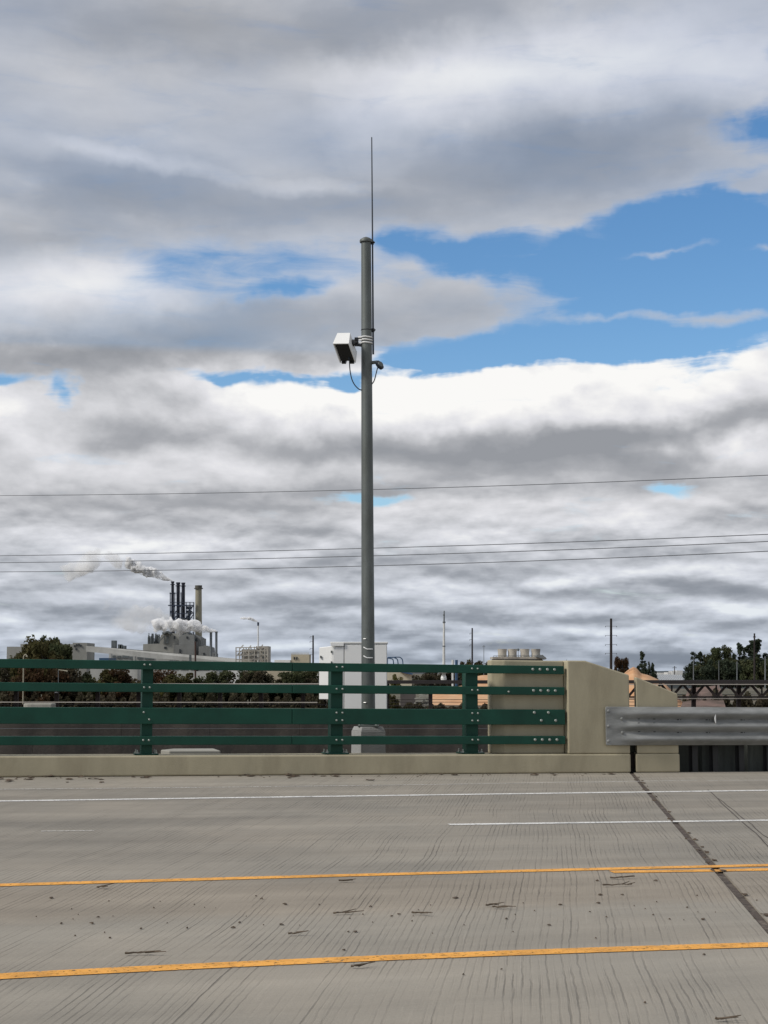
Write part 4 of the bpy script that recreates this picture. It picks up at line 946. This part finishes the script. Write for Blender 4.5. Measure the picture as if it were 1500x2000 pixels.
upole(1317.5,1301,1345,1.8,900,'tiny pole with crossarm before the distant white buildings',(1303,),'both',al=3)
upole(1439.5,1292,1345,2.0,290,'thin grey pole in front of the middle of the right-hand trees',(1294,),'both',m=GREY_STK,al=1.5)
upole(1494.5,1282,1345,2.4,280,'thin grey pole near the right frame edge',(),m=GREY_STK)
upole(1404.0,1290,1345,1.2,290,'thinnest grey pole in front of the rounded dark tree',(),m=GREY_STK)
upole(945,1260,1335,1.2,500,'hair-thin grey pole beside the cooling tower',(1262,),'both',m=GREY_STK,al=2)
# lamp posts on the left bank
lp = thing('street_lamp', P(45,1372,262), 'tan street lamp with hooked arm in front of the left trees', 'street lamp')
D = 262; mb = MB(); mb.tube(cat([P(44.8,1376,D),P(45.6,1320,D),P(46,1287,D),P(47,1281,D),P(50,1278.5,D),P(52.5,1281.5,D)]), .11, 8); build('post', mb, POLEC, lp, smooth=True)
mb = MB(); mb.sph(P(52.5,1282,D), .22, 8, 1, 1, .6); build('lamp_head', mb, POLEC, lp)
lp = thing('street_lamp', P(114,1376,262), 'thin street lamp with long horizontal arm over the dark left bank trees', 'street lamp')
mb = MB(); mb.tube([P(114,1376,D),P(114,1309,D)], .06, 8); build('post', mb, GREY_STK, lp, smooth=True)
mb = MB(); mb.tube([P(114,1308.5,D),P(124,1309.6,D),P(132,1311.2,D)], [.07,.09,.13], 8); build('lamp_arm', mb, POLEC, lp, smooth=True)
# cream house and blue pipework
h = thing('cream_house', P(780,1345,330), 'cream building with blue roof edge right of the cabinet, seen between the rails', 'house')
build('wall', fpoly([(740,1345),(740,1313.5),(783,1313.5),(804,1318),(804.5,1345)], 330, 9), CREAM, h)
build('roof', fpoly([(782,1313),(782,1310),(806,1315),(806,1318)], 329, 10.5), BLUE, h)
h2 = thing('blue_pipe_hoops', P(770,1310,334), 'curved blue steel pipe hoops on the roof right of the white cabinet', 'pipework')
D = 334
for pts in ([(756.5,1309),(756.8,1290),(757,1284.5),(765,1284),(778,1283.5),(783,1285),(786.5,1291),(787.3,1309)],[(757,1285.5),(764,1286.5),(768,1290),(769.3,1309)],[(770,1284.5),(775,1287),(777,1292),(778.3,1309)]):
    mb = MB(); mb.tube(cat([P(x,y,D) for x,y in pts],5), .12, 8); build('hoop', mb, BLUE, h2, smooth=True)
build('silo', ftube(884.3,1340,884.3,1289,4.5,4.5,450), WHITE_M, smooth=True, label='small pale silo just above the top rail, beside the blue one', cat='silo')
build('silo', ftube(891.5,1340,891.5,1289,5.5,5.5,452), BLUE, smooth=True, label='small blue silo just above the top rail left of the middle pole', cat='silo')
# cooling tower with four fan stacks
ct = thing('cooling_tower', P(1012,1335,380), 'cooling tower with four pale round fan stacks above the tan parapet', 'cooling tower')
D = 380
build('deck', fbox(962,1066,1283,1287.5,D,9), TOWER_B, ct)
mb = fpoly([(965,1335),(965,1287.5),(1058,1287.5),(1062,1291),(1062,1335)], D+.4, 8); build('casing', mb, MILL_X, ct)
build('end_slope', fpoly([(1047,1283),(1049,1279.5),(1060,1279),(1068,1286),(1066,1288)], D-1, 8), GREY_STK, ct)
mb = MB(); mb.bar(P(964,1281,D-.4), P(1046,1281,D-.4), .12, .12)
for i in range(16): x = 964+i*5.4; mb.bar(P(x,1283,D-.4), P(x,1280.6,D-.4), .08, .08)
build('railing', mb, MILL_X, ct)
for x in (981,1000.8,1025,1046.5):
    mb = MB(); c0 = P(x,1283,D+4); n = 24; w = 9.3*D/F; h_ = 15.5*D/F
    o = len(mb.v)
    for (zz2, rr) in ((0,w*.93),(h_*.5,w*.90),(h_,w*1.0),(h_,w*.93),(h_*.4,w*.84)):
        for i in range(n): a = 2*math.pi*i/n; mb.v.append(c0+Vector((math.cos(a)*rr, math.sin(a)*rr, zz2)))
    for j in range(4):
        for i in range(n): mb.f.append((j*n+i, j*n+(i+1) % n, (j+1)*n+(i+1) % n, (j+1)*n+i))
    mb.f.append(tuple(4*n+i for i in range(n)))
    build('fan_stack', mb, TOWER_B, ct, smooth=True)
mb = MB(); c = P(1012,1269,D+2); mb.sph(c, .35, 8); mb.bar(c, c-ZA*2, .12); build('roof_valve', mb, MILL_X, ct)
# wood-chip piles
def pile(name, outline, D, dep, lab, m=CHIPS):
    # heightfield mound: ridge line follows outline (px), both sides slope to the ground
    from mathutils import noise as mn
    mb = MB(); nx, ny = 60, 14; x0, x1 = outline[0][0], outline[-1][0]; zg = ZW+.9; vs = []
    for i in range(nx+1):
        xx = x0+(x1-x0)*i/nx
        for (a, ya), (b_, yb) in zip(outline[:-1], outline[1:]):
            if a <= xx <= b_: yr = ya+(yb-ya)*(xx-a)/(b_-a); break
        pr = P(xx, yr, D+dep/2)
        for j in range(ny+1):
            k = j/ny*2-1; hh = (1-abs(k)**1.3); q = Vector((pr.x, D+dep*(k+1)/2, 0))
            vs.append(Vector((pr.x*(D+dep*(k+1)/2)/(D+dep/2)*1.0, q.y, zg-.3+(pr.z-zg+.3)*hh*(1+.06*mn.fractal(q*.12, 1, 2, 4)))))
    mb.add(vs, [(i*(ny+1)+j,(i+1)*(ny+1)+j,(i+1)*(ny+1)+j+1,i*(ny+1)+j+1) for i in range(nx) for j in range(ny)])
    return build(name, mb, m, smooth=True, label=lab, cat='wood chip pile')
pile('wood_chip_pile', [(842,1352),(870,1345),(905,1338),(925,1320),(945,1317),(1000,1318),(1060,1330),(1110,1352)], 300, 60, 'large orange wood chip pile seen between the rails left of the tan block')
pile('wood_chip_pile', [(1195,1345),(1212,1322),(1226,1309),(1237,1303),(1244,1306),(1252,1314),(1266,1316),(1284,1325),(1302,1338),(1330,1368),(1345,1382)], 285, 36, 'orange wood chip pile peeking over and through the gap of the sloped parapet blocks')
# plank-like pale stacks right of cabinet between rails
ps = thing('pale_material_stack', P(822,1378,285), 'heap of pale white boards beside the orange chip pile', 'board stack')
mb = MB(); D = 285
for i in range(16):
    x = random.uniform(808,824); y = random.uniform(1358,1382); p0 = P(x,y,D+random.uniform(0,3)); mb.hexa([p0+Vector(q) for q in ((0,0,0),(random.uniform(1,2.0),0,random.uniform(-.2,.4)),(1.5,1,.2),(0,1,0),(0,0,.25),(1.5,0,.5),(1.5,1,.5),(0,1,.3))])
build('boards', mb, PALE_ROCK, ps)
mb = fbox(782,812,1352,1384,292,3); build('grey_shed', mb, mat('brown_grey_cladding', (.10,.088,.082), .85, 0, .1, .3), label='brown-grey shed wall seen between the rails right of the cabinet', cat='shed')
# long roof, right
sh_ = thing('long_low_warehouse', P(1370,1335,420), 'long low warehouse with ribbed grey and white metal roof below the right trees', 'warehouse')
D = 420
mb = MB(); mb.prism([P(1262,1330.5,D),P(1392,1330.5,D),P(1388,1319,D+14),P(1280,1317,D+14)], (0,0,-.15)); build('roof', mb, ROOFG, sh_)
mb = MB()
for i in range(27): x = 1264+i*4.7; mb.bar(P(x,1330.3,D-.1), P(x*.0+ (1280+i*4.0),1317+2*i/27,D+14), .10, .12)
build('roof_rib', mb, ROOFW, sh_)
mb = MB(); mb.prism([P(1392.2,1330.5,D),P(1464,1329.5,D),P(1464,1322,D+14),P(1388.2,1319,D+14)], (0,0,-.15)); build('roof_section', mb, ROOFW, sh_)
build('wall', fbox(1262,1464,1331,1345,D+.5,14), MILL_X, sh_)
for i, (x0,x1,y0) in enumerate(((1304,1312,1313),(1313,1322,1311),(1322,1334,1309.5),(1284,1298,1314))):
    build('white_building', fbox(x0,x1,y0,1330,1500+i*20,20), WHITE_M, label=('far small white building second from left below the dark sky','far white building in the middle of the distant row','far white building rightmost in the distant row','leftmost low white building of the distant row')[i], cat='building')
PINKG = mat('pinkish_gravel_bank', (.16,.105,.085), .95, 0, .25, .3, col2=(.10,.07,.055))
mb = MB(); a = [P(1328,1384,272),P(1345,1345,300),P(1405,1338,300),P(1418,1384,272)]; mb.add([q for q in a]+[q+Vector((0,6,-3)) for q in a], [(0,1,2,3),(1,0,4,5),(2,1,5,6),(3,2,6,7),(0,3,7,4),(7,6,5,4)])
build('gravel_pile', mb, PINKG, label='pinkish brown gravel pile behind the right truss of the railway bridge', cat='gravel pile')

# ------------------------------------------------------------------ trees
def leaf_cloud(rnd, centers, n, size, flat=1.0):
    mb = MB()
    for i in range(n):
        c, r_ = rnd.choice(centers)
        d = Vector((rnd.gauss(0,1), rnd.gauss(0,1), rnd.gauss(0,1)*flat)).normalized()*r_*(rnd.random()**.4)
        p = c+d; s_ = size*rnd.uniform(.6,1.4)
        a = Vector((rnd.gauss(0,1), rnd.gauss(0,1), rnd.gauss(0,1))).normalized(); b_ = a.orthogonal().normalized()*s_; a2 = a.cross(b_).normalized()*s_*rnd.uniform(.5,.9)
        mb.quad(p-b_-a2*.4, p-a2, p+b_+a2*.3, p+a2)
    return mb
def mk_tree(kind, seed, lm):
    # unit: height 10 m, origin at base.  returns (crown mesh, trunk mesh)
    rnd = random.Random(seed); H_ = 10
    tk = MB(); cen = []
    if kind == 'round':
        tk.tube([(0,0,-.4),(.1,0,2),(.05,.1,5),(0,0,7.5)], [.28,.22,.14,.05], 7)
        for i in range(30):
            th = rnd.uniform(0,6.283); zq = rnd.uniform(2.2,9.2); rad = 3.2*math.sin(math.pi*min(1,(zq-1.2)/9.2))**.6*rnd.uniform(.35,1.05)
            c = Vector((math.cos(th)*rad, math.sin(th)*rad, zq)); cen.append((c, rnd.uniform(.8,1.5)))
            if i % 3 == 0: tk.tube([(0,0,max(1.5,zq-2.2)), c*.6+Vector((0,0,zq*.35)), c], [.10,.06,.02], 5)
        mb = leaf_cloud(rnd, cen, 3600, .27)
    elif kind == 'bush':
        for i in range(26):
            th = rnd.uniform(0,6.283); zq = rnd.uniform(.3,9.0)*rnd.uniform(.5,1); rad = 4.6*math.sqrt(max(0,1-(zq/10)**1.5))*rnd.uniform(.1,1)
            c = Vector((math.cos(th)*rad, math.sin(th)*rad, zq)); cen.append((c, rnd.uniform(.8,1.7)))
            if i % 3 == 0: tk.tube([(0,0,-.3), c*.5, c], [.18,.1,.03], 5)
        mb = leaf_cloud(rnd, cen, 2600, .36)
    elif kind == 'tall':
        tk.tube([(0,0,-.4),(.05,0,4),(0,.1,9.6)], [.2,.13,.03], 7)
        for i in range(22):
            th = rnd.uniform(0,6.283); zq = rnd.uniform(3.0,9.6); rad = 1.5*rnd.uniform(.1,1)*(1.1-(zq-3)/9)
            c = Vector((math.cos(th)*rad, math.sin(th)*rad, zq)); cen.append((c, rnd.uniform(.3,.65)))
            tk.tube([(0,0,zq-.8), c], [.05,.015], 4)
        mb = leaf_cloud(rnd, cen, 1300, .20)
    else:  # conifer
        tk.tube([(0,0,-.4),(0,0,9.9)], [.2,.02], 7)
        z_ = 1.0
        while z_ < 9.7:
            rad = (10-z_)*.25+.15
            for k in range(6):
                th = rnd.uniform(0,6.283); rr = rad*rnd.uniform(.5,1.1)
                for q in (.35,.7,1): cen.append((Vector((math.cos(th)*rr*q, math.sin(th)*rr*q, z_-rr*q*.25)), .12+.22*(1-q)+rad*.06))
            z_ += .55
        mb = leaf_cloud(rnd, cen, 2200, .19, .5)
    def me(n_, m_, mt_):
        x = bpy.data.meshes.new(n_); x.from_pydata(m_.v, [], m_.f); x.materials.append(mt_); return x
    return me('crown', mb, lm), me('trunk', tk, TRUNK)
TREES = {}
def ordn_(i): return ['first','second','third','fourth','fifth','sixth','seventh','eighth','ninth','tenth','eleventh','twelfth'][i]
def tree(kind, lm, px_, yt, yb, D, lab, grp=None, wid=1.0, var=0, name=None):
    key = (kind, lm.name, var)
    if key not in TREES: TREES[key] = mk_tree(kind, hash((kind, var)) % 1 + var*13+len(TREES), lm)
    cm, tm = TREES[key]; a = P(px_, yb, D); h_ = (P(px_, yt, D).z-a.z)
    nm = name or {'round':'tree','bush':'shrub','tall':'tree','con':'conifer_tree'}[kind]
    r_ = bpy.data.objects.new(nm, None); C.objects.link(r_); r_.location = a; r_.empty_display_size = .5
    r_.scale = (h_/10*wid, h_/10*wid, h_/10); r_.rotation_euler = (0, 0, random.uniform(0,6.28))
    c = link('crown', cm, r_); t = link('trunk', tm, r_)
    return tag(r_, lab, 'shrub' if kind == 'bush' else 'tree', grp)
YB = 1376; DB = 292
# left mass
for i, (x, yt, D, lm, k, w, v_, lab) in enumerate((
 (28,1276,300,LF_DARK,'bush',.75,1,'dark green bushy tree at the far left, lowest of its clump'),
 (50,1262,296,LF_OLIVE,'round',.62,1,'dark olive tree second from the left frame edge'),
 (66,1248,300,LF_OLIVE,'round',.60,2,'tallest olive tree of the left clump with a rounded top'),
 (86,1252,292,LF_OLIVE,'round',.58,3,'olive tree in the middle of the left clump'),
 (97,1245,302,LF_DARK,'round',.46,4,'narrow dark tree peak right of the middle of the left clump'),
 (108,1247,298,LF_OLIVE,'round',.50,5,'pointed olive tree before the grey mill block'),
 (118,1258,296,LF_DARK,'round',.62,6,'dark tree at the right shoulder of the left clump'),
 (58,1284,284,LF_RUST,'bush',.80,2,'rust tinged shrub behind the hooked street lamp'),
 (95,1284,284,LF_RUST,'bush',.85,3,'rust brown shrub in front of the left clump'),
 (128,1278,288,LF_BRN,'bush',.7,1,'brown shrub at the right foot of the left clump'),
 (12,1293,290,LF_BRN,'bush',.8,2,'dark brown shrub cut by the left frame edge'),
 (160,1284,298,LF_DARK,'bush',.55,4,'dark shrub below the grey mill tower, top above the railing'))):
    tree(k, lm, x, yt, YB, D, lab, None, w*(1.4 if k == 'round' else 1.1), v_)
row = [(140,1310,LF_DARK,'bush'),(155,1306,LF_DARK,'bush'),(176,1318,LF_YEL,'bush'),(190,1312,LF_YEL,'bush'),(203,1320,LF_YEL,'bush'),(217,1308,LF_OLIVE,'round'),(232,1306,LF_RUST,'round'),(250,1312,LF_OLIVE,'bush'),(268,1314,LF_BRN,'bush'),
 (300,1312,LF_RUST,'bush'),(316,1309,LF_RUST,'round'),(333,1316,LF_YEL,'bush'),(352,1308,LF_OLIVE,'round'),(368,1312,LF_YEL,'bush'),(386,1308,LF_DARK,'bush'),(402,1316,LF_DARK,'bush'),(430,1307,LF_DARK,'round'),(447,1312,LF_BRN,'bush'),(462,1322,LF_DARK,'bush'),(487,1308,LF_DARK,'round'),(501,1307,LF_BRN,'round'),(520,1316,LF_DARK,'bush'),(540,1318,LF_BRN,'bush'),(556,1312,LF_DARK,'bush'),(574,1308,LF_DARK,'round'),(592,1306,LF_DARK,'round'),(607,1316,LF_BRN,'bush'),(620,1318,LF_BRN,'bush')]
cn = {LF_DARK.name:'dark green',LF_YEL.name:'yellow-green',LF_OLIVE.name:'olive',LF_RUST.name:'rust brown',LF_BRN.name:'brown'}
refs = ['behind rails left of first green post','between first green post and mill chimney','behind rails below the grey stacks','behind rails below the beige tower','behind rails left of the white cabinet']
from collections import Counter
cnt = Counter()
ordn = ['first','second','third','fourth','fifth','sixth','seventh','eighth','ninth']
for i, (x, yt, lm, k) in enumerate(row):
    ref = refs[0 if x < 270 else 1 if x < 390 else 2 if x < 440 else 3 if x < 530 else 4]
    key = (lm.name, k, ref); cnt[key] += 1
    lab = f"{ordn[cnt[key]-1]} from left of {cn[lm.name]} {'shrubs' if k=='bush' else 'trees'} {ref}"
    tree(k, lm, x, yt, YB, DB+random.uniform(-3,8), lab, 'trees on the far river bank', (1.15 if k == 'bush' else 1.35)*random.uniform(.85,1.25), 1+i % 4)
tree('bush', LF_YEL, 772, 1313, 1345, 318, 'olive yellow shrub against the cream building right of the cabinet', None, 1.1, 5)
tree('bush', LF_OLIVE, 768, 1350, 1384, 280, 'dark olive shrub low beside the cabinet between the rails', None, .9, 6)
for i, (x, yt) in enumerate(((818,1311),(838,1308),(858,1306),(880,1300),(898,1296))):
    tree('bush', LF_BRN, x, yt, 1345, 470+i*6, ('leftmost','second','middle','fourth','rightmost')[i]+' of the brown wood trees seen behind the white mast', 'wood behind the white mast', 1.1, 7+i % 2)
for i, (x, yt, D) in enumerate(((893,1292,700),(906,1285,690),(919,1279.5,700),(932,1279,705),(944,1281,690),(956,1285,690),(1106,1283,600),(848,1293,800),(870,1296,780))):
    tree('bush', LF_BRN if i % 2 else LF_OLIVE, x, yt, 1335, D, ('low rounded tree left of the wooded rise','second tree of the wooded rise behind the middle pole','tallest tree directly behind the middle utility pole','rounded tree just right of the middle utility pole','tree of the wooded rise left of the cooling tower','last tree of the rise touching the cooling tower','small dark treetop just above the flat top of the tan block','tiny dark treetop left of the white mast','tiny dark treetop right of the white mast')[i], None, .75 if i < 6 else .4, 2+i % 4)
for i, (x, yt, w) in enumerate(((1208,1281,.45),(1217,1285,.5),(1223,1283,.35))):
    tree('round', LF_RUST, x, yt, 1340, 420, ('leftmost','middle','rightmost')[i]+' of the reddish trees above the sloped tan block', None, w, 6)
tree('tall', LF_CON, 1254.5, 1271, 1330, 380, 'tall thin conifer left of the distant dark sky, above the small parapet', None, 1.1, 1)
for i, (x, yt) in enumerate(((1243,1296),(1256,1292),(1268,1290),(1275,1294))):
    tree('bush' if i != 2 else 'con', LF_CON, x, yt, 1330, 376, ('leftmost','second','third','rightmost')[i]+' of the low dark bushes around the thin conifer', None, .9 if i < 3 else .6, 3+i)
right = [(1345,1300,LF_CON,'con',.8),(1357,1272,LF_CON,'tall',1.2),(1364,1290,LF_CON,'con',.9),(1369,1272,LF_CON,'tall',1.2),(1376,1278,LF_CON,'bush',.35),(1393,1266,LF_DARK,'round',.62),(1410,1259,LF_DARK,'round',.62),(1422,1266,LF_DARK,'bush',.45),(1438,1270,LF_CON,'bush',.42),(1446,1254,LF_CON,'tall',1.0),(1455,1268,LF_CON,'con',1.0),(1469,1249,LF_CON,'tall',1.6),(1480,1247,LF_CON,'tall',1.6),(1489,1272,LF_CON,'bush',.5),(1505,1268,LF_CON,'bush',.5),(1522,1262,LF_DARK,'round',.6),(1400,1292,LF_CON,'bush',.6),(1430,1290,LF_CON,'bush',.6),(1462,1288,LF_CON,'bush',.6),(1385,1294,LF_CON,'bush',.5),(1495,1294,LF_CON,'bush',.5)]
extra = [(1352,1294),(1366,1288),(1380,1282),(1397,1276),(1415,1275),(1428,1278),(1436,1276),(1448,1276),(1458,1280),(1472,1280),(1484,1276),(1498,1276)]
for i, (x, yt) in enumerate(extra): tree('bush', LF_DARK if i % 2 else LF_CON, x, yt, 1338, 348+(i*5) % 9, ordn_(i)+' from left of the close dark trees filling the front of the right wood', 'trees filling the right-hand wood', .95, 1+i % 5)
rl = ['low conifer at the left foot of the right-hand wood','thin tall tree leftmost in the right-hand wood','low conifer between the two thin left trees of the right wood','second thin tall tree of the right-hand wood','dark bushy tree left of the big rounded crown','left half of the big rounded dark crown','tallest rounded dark crown of the right-hand wood','right shoulder tree of the big rounded crown','dark bushy tree right of the big rounded crown','single thin treetop standing above the middle of the right wood','conifer below the pair of feathery trees','left one of the two feathery tall trees beside the dark pole','right one of the two feathery tall trees beside the dark pole','dark bushy tree right of the feathery pair','dark bushy tree at the right frame edge','rounded dark tree cut off by the right frame edge','low dark bush under the big rounded crown','low dark bush under the middle of the right wood','low dark bush under the feathery pair','low dark bush left of the big rounded crown','low dark bush near the right frame edge']
for i, (x, yt, lm, k, w) in enumerate(right): tree(k, lm, x, yt, 1338, 355+(i*7) % 20, rl[i], None, w*{'round':1.35,'bush':1.6}.get(k,1), 1+i % 3)
# low scrub on the far bank: uncountable
rnd = random.Random(3); mb = MB()
def scrub(x0, x1, y0, n, D0, D1, hmax):
    global mb
    for i in range(n):
        D = rnd.uniform(D0, D1); xx = rnd.uniform(x0, x1); h_ = hmax*(rnd.random()**.7); lump = .55+.45*math.sin(xx*.21)*math.sin(xx*.083+2)
        base = P(xx, 1376, D); p = Vector((base.x, D, ZW+.5+h_*lump)); s_ = .32*rnd.uniform(.6,1.5)
        a = Vector((rnd.gauss(0,1), rnd.gauss(0,1), rnd.gauss(0,1))).normalized(); b_ = a.orthogonal().normalized()*s_; a2 = a.cross(b_).normalized()*s_*.7
        mb.quad(p-b_, p-a2, p+b_, p+a2)
scrub(-120, 760, 1376, 26000, 281, 290, 4.2); scrub(755, 845, 1376, 1200, 281, 288, 1.6); scrub(845, 1000, 1376, 1500, 281, 284, 1.3); scrub(1335, 1620, 1376, 9000, 281, 292, 4.2)
build('riverside_scrub', mb, LF_BRN, kind='stuff', label='dark brown scrub along the far river bank', cat='scrub')
# rolling wooded skyline far away
mb = MB(); 
from mathutils import noise as mn
for i in range(60):
    xa = -2600+i*90; 
    h0 = 14+10*mn.noise(Vector((xa*.002,0,5))); h1 = 14+10*mn.noise(Vector(((xa+90)*.002,0,5)))
    mb.hexa([(xa,3300,ZW),(xa+90,3300,ZW),(xa+90,3600,ZW),(xa,3600,ZW),(xa,3400,ZW+h0-7),(xa+90,3400,ZW+h1-7),(xa+90,3500,ZW+h1-7),(xa,3500,ZW+h0-7)])
build('hills', mb, mat('far_wooded_hill', (.045,.055,.060), .95, 0, .2, .01), kind='structure')

# ------------------------------------------------------------------ power lines across the sky
for i, (pts, lab) in enumerate((([(0,968),(750,955.5),(1500,928)],'highest overhead power cable crossing the sky alone'),([(0,1085.5),(750,1070),(1500,1043.5)],'second highest overhead power cable, top of the lower three'),([(0,1099),(750,1085),(1500,1057.5)],'middle cable of the lower three overhead power cables'),([(0,1117),(750,1104.5),(1500,1076.5)],'lowest overhead power cable, just above the mill steam'))):
    q = quadfit(*pts, n=40, x0=-500, x1=2000); mb = MB()
    def wd(x): return 1/(1/135+(1/95-1/135)*x/1500)
    mb.tube([P(x,y,wd(x)) for x,y in q], .028 if i else .024, 6)
    build('power_cable', mb, WIREM, label=lab, cat='power cable', smooth=True)

# ------------------------------------------------------------------ leaf scraps and twigs on the road
def scrap(x, y, wpx, kind='leaf', lab=None, seed=0, m=None):
    rnd = random.Random(seed); c = onZ(x, y); D = c.y; w = wpx*B(c.x,c.y,0).y/F
    mb = MB()
    if kind == 'twig':
        a = rnd.uniform(-.12,.12); n = 7
        pts = [B(c.x+(k/(n-1)-.5)*w*math.cos(a), c.y+(k/(n-1)-.5)*w*math.sin(a)+rnd.uniform(-.01,.01), .012+rnd.uniform(0,.006)) for k in range(n)]
        mb.tube(pts, [max(.003,.0065*(1-k/n)) for k in range(n)], 6)
        for k in range(2): 
            p = pts[rnd.randint(1,n-2)]; mb.tube([p, p+Vector((rnd.uniform(.04,.12), rnd.uniform(-.08,.08), .01))], [.005,.002], 5)
    else:
        n = 9; r0 = w/2; ro = rnd.uniform(.25,.8); top = []; 
        for k in range(n):
            a = 2*math.pi*k/n; rr = r0*rnd.uniform(.3,1.15); top.append(B(c.x+math.cos(a)*rr, c.y+math.sin(a)*rr*(1.6*ro+.4), .006+rnd.uniform(0,.35)*r0*.6))
        cc_ = B(c.x, c.y, .010+r0*.35*rnd.random()); bt_ = [q-ZA*.003 for q in top]; o = len(mb.v)
        mb.v += [cc_]+top+[cc_-ZA*.004]+bt_
        for k in range(n):
            k2 = (k+1) % n; mb.f += [(0,1+k,1+k2),(n+1,n+2+k2,n+2+k),(1+k,n+2+k,n+2+k2,1+k2)]
    return mb
big = [(268,1866,46,'twig','long frayed dark twig above the nearest yellow line at left'),(822,1787,34,'twig','dark twig in the road centre right of two leaf crumbs'),(665,1787,26,'twig','short dark twig on the dusty centre lane left of the middle'),(975,1775,26,'twig','right one of a pair of short twigs right of the road centre'),(961,1771,26,'twig','left one of a pair of short twigs right of the road centre'),(1206,1732,60,'twig','long dark twig just below the double yellow line'),(1216,1717,52,'twig','straight pale twig nearest the double yellow line'),(675,1723,28,'twig','thin twig just below the far yellow line near the middle'),(695,1892,16,'twig','small twig just below the nearest yellow line near the middle'),(200,1736,20,'twig','small twig below the far yellow line at left'),(573,1828,20,'twig','curled pale twig above the nearest yellow line'),(1406,1996,18,'twig','small dark twig at the bottom frame edge right')]
for i, (x,y,w,k,lab) in enumerate(big): build('twig', scrap(x,y,w,k,seed=i), TWIG, label=lab, cat='twig')
med = [(1281,1721,14),(1167,1721,10),(1172,1749,14),(1216,1749,9),(1169,1765,10),(1094,1768,10),(890,1755,14),(779,1787,10),(765,1791,8),(989,1796,9),(1072,1808,12),(1044,1780,6),(1373,1797,14),(1342,1774,7),(512,1757,12),(550,1807,12),(468,1803,8),(456,1813,14),(366,1814,8),(180,1805,12),(120,1805,9),(192,1793,9),(100,1755,12),(71,1792,7),(672,1857,9),(695,1821,14),(680,1821,8),(724,1772,9),(557,1767,14),(623,1768,6),(841,1784,5),(1375,1866,10),(1260,1960,6),(215,1833,8),(275,1815,9),(1276,1788,6),(905,1905,6),(980,1895,7)]
gr_ = 'dry leaf scraps scattered on the road'
LM = [(0,'left frame edge'),(105,'left tree clump'),(200,'grey mill tower'),(284,'first green post'),(360,'black stacks'),(430,'grey twin stacks'),(495,'beige tower'),(571,'rail splice'),(654,'middle green post'),(720,'steel pole'),(800,'cream house'),(867,'white mast'),(918,'third green post'),(985,'splayed block corner'),(1063,'rail-end bolts'),(1150,'tall end block'),(1236,'parapet gap'),(1300,'short parapet'),(1397,'white reflector'),(1490,'right frame edge')]
def spots(lst):
    keys = {}; out = []
    for i, (x, y, w) in enumerate(lst):
        lm_ = min(LM, key=lambda q: abs(q[0]-x))[1]
        zn = 'just under the far yellow line' if y < 1742 else 'between the two yellow lines' if y < 1790 else 'nearer the lower yellow line' if y < 1850 else 'beyond the nearest yellow line'
        keys.setdefault((lm_, zn), []).append(i)
    for i, (x, y, w) in enumerate(lst):
        for (l, z_), v in keys.items():
            if i in v:
                v2 = sorted(v, key=lambda j: lst[j][0]); k = v2.index(i); n_ = len(v2)
                pos = '' if n_ == 1 else ('left ' if k == 0 else 'right ' if k == n_-1 else 'middle ' if n_ == 3 else ordn_(k)+' ')
                out.append((pos, z_, l))
    return out
sp1 = spots(med)
for i, (x,y,w) in enumerate(med): build('leaf_scrap', scrap(x,y,w*.8,seed=100+i), LEAFB, label=f'{sp1[i][0]}dark leaf scrap {sp1[i][1]}, below the {sp1[i][2]}', cat='leaf scrap', group=gr_)
rnd = random.Random(9)
for i in range(90):
    x = rnd.uniform(-20,1240); y = 1518-x*.0085+abs(rnd.gauss(0,4.5)); w = rnd.choice((3,4,6,8,12,16,22))*1.15
    build('leaf_scrap', scrap(x,y,w,seed=300+i), LEAFB, label='tiny dry leaf scrap caught along the foot of the tan curb', cat='leaf scrap', group='leaf scraps along the curb')
cr_ = []
for i in range(42):
    x = rnd.uniform(0,1480); y = rnd.gauss(1785,26)
    if 1715 < y < 1850: cr_.append((x, y, rnd.uniform(2,4.5)))
sp1 = spots(cr_)
for i, (x,y,w) in enumerate(cr_): build('leaf_scrap', scrap(x,y,w,seed=500+i), LEAFB, label=f'{sp1[i][0]}tiny leaf crumb {sp1[i][1]}, below the {sp1[i][2]}', cat='leaf scrap', group='leaf crumbs between the yellow lines')

rnd = random.Random(21)
for i in range(34):
    t = rnd.uniform(8.3, 20.8); sx = jx(t, rnd.choice((-1,1))*rnd.uniform(.02,.05)); w = rnd.uniform(.012,.04)
    mb = MB(); n = 8; top = []
    for k in range(n):
        a = 2*math.pi*k/n; rr = w*rnd.uniform(.4,1.1); top.append(B(sx+math.cos(a)*rr*.6, t+math.sin(a)*rr*1.3, .006+rnd.uniform(0,.012)))
    c_ = B(sx, t, .014); mb.v += [c_]+top+[c_-ZA*.004]+[q_-ZA*.005 for q_ in top]
    for k in range(n): k2 = (k+1) % n; mb.f += [(0,1+k,1+k2),(n+1,n+2+k2,n+2+k),(1+k,n+2+k,n+2+k2,1+k2)]
    build('leaf_scrap', mb, LEAFB, label='brown leaf scrap lodged along the diagonal joint across the road', cat='leaf scrap', group='leaf scraps along the road joint')
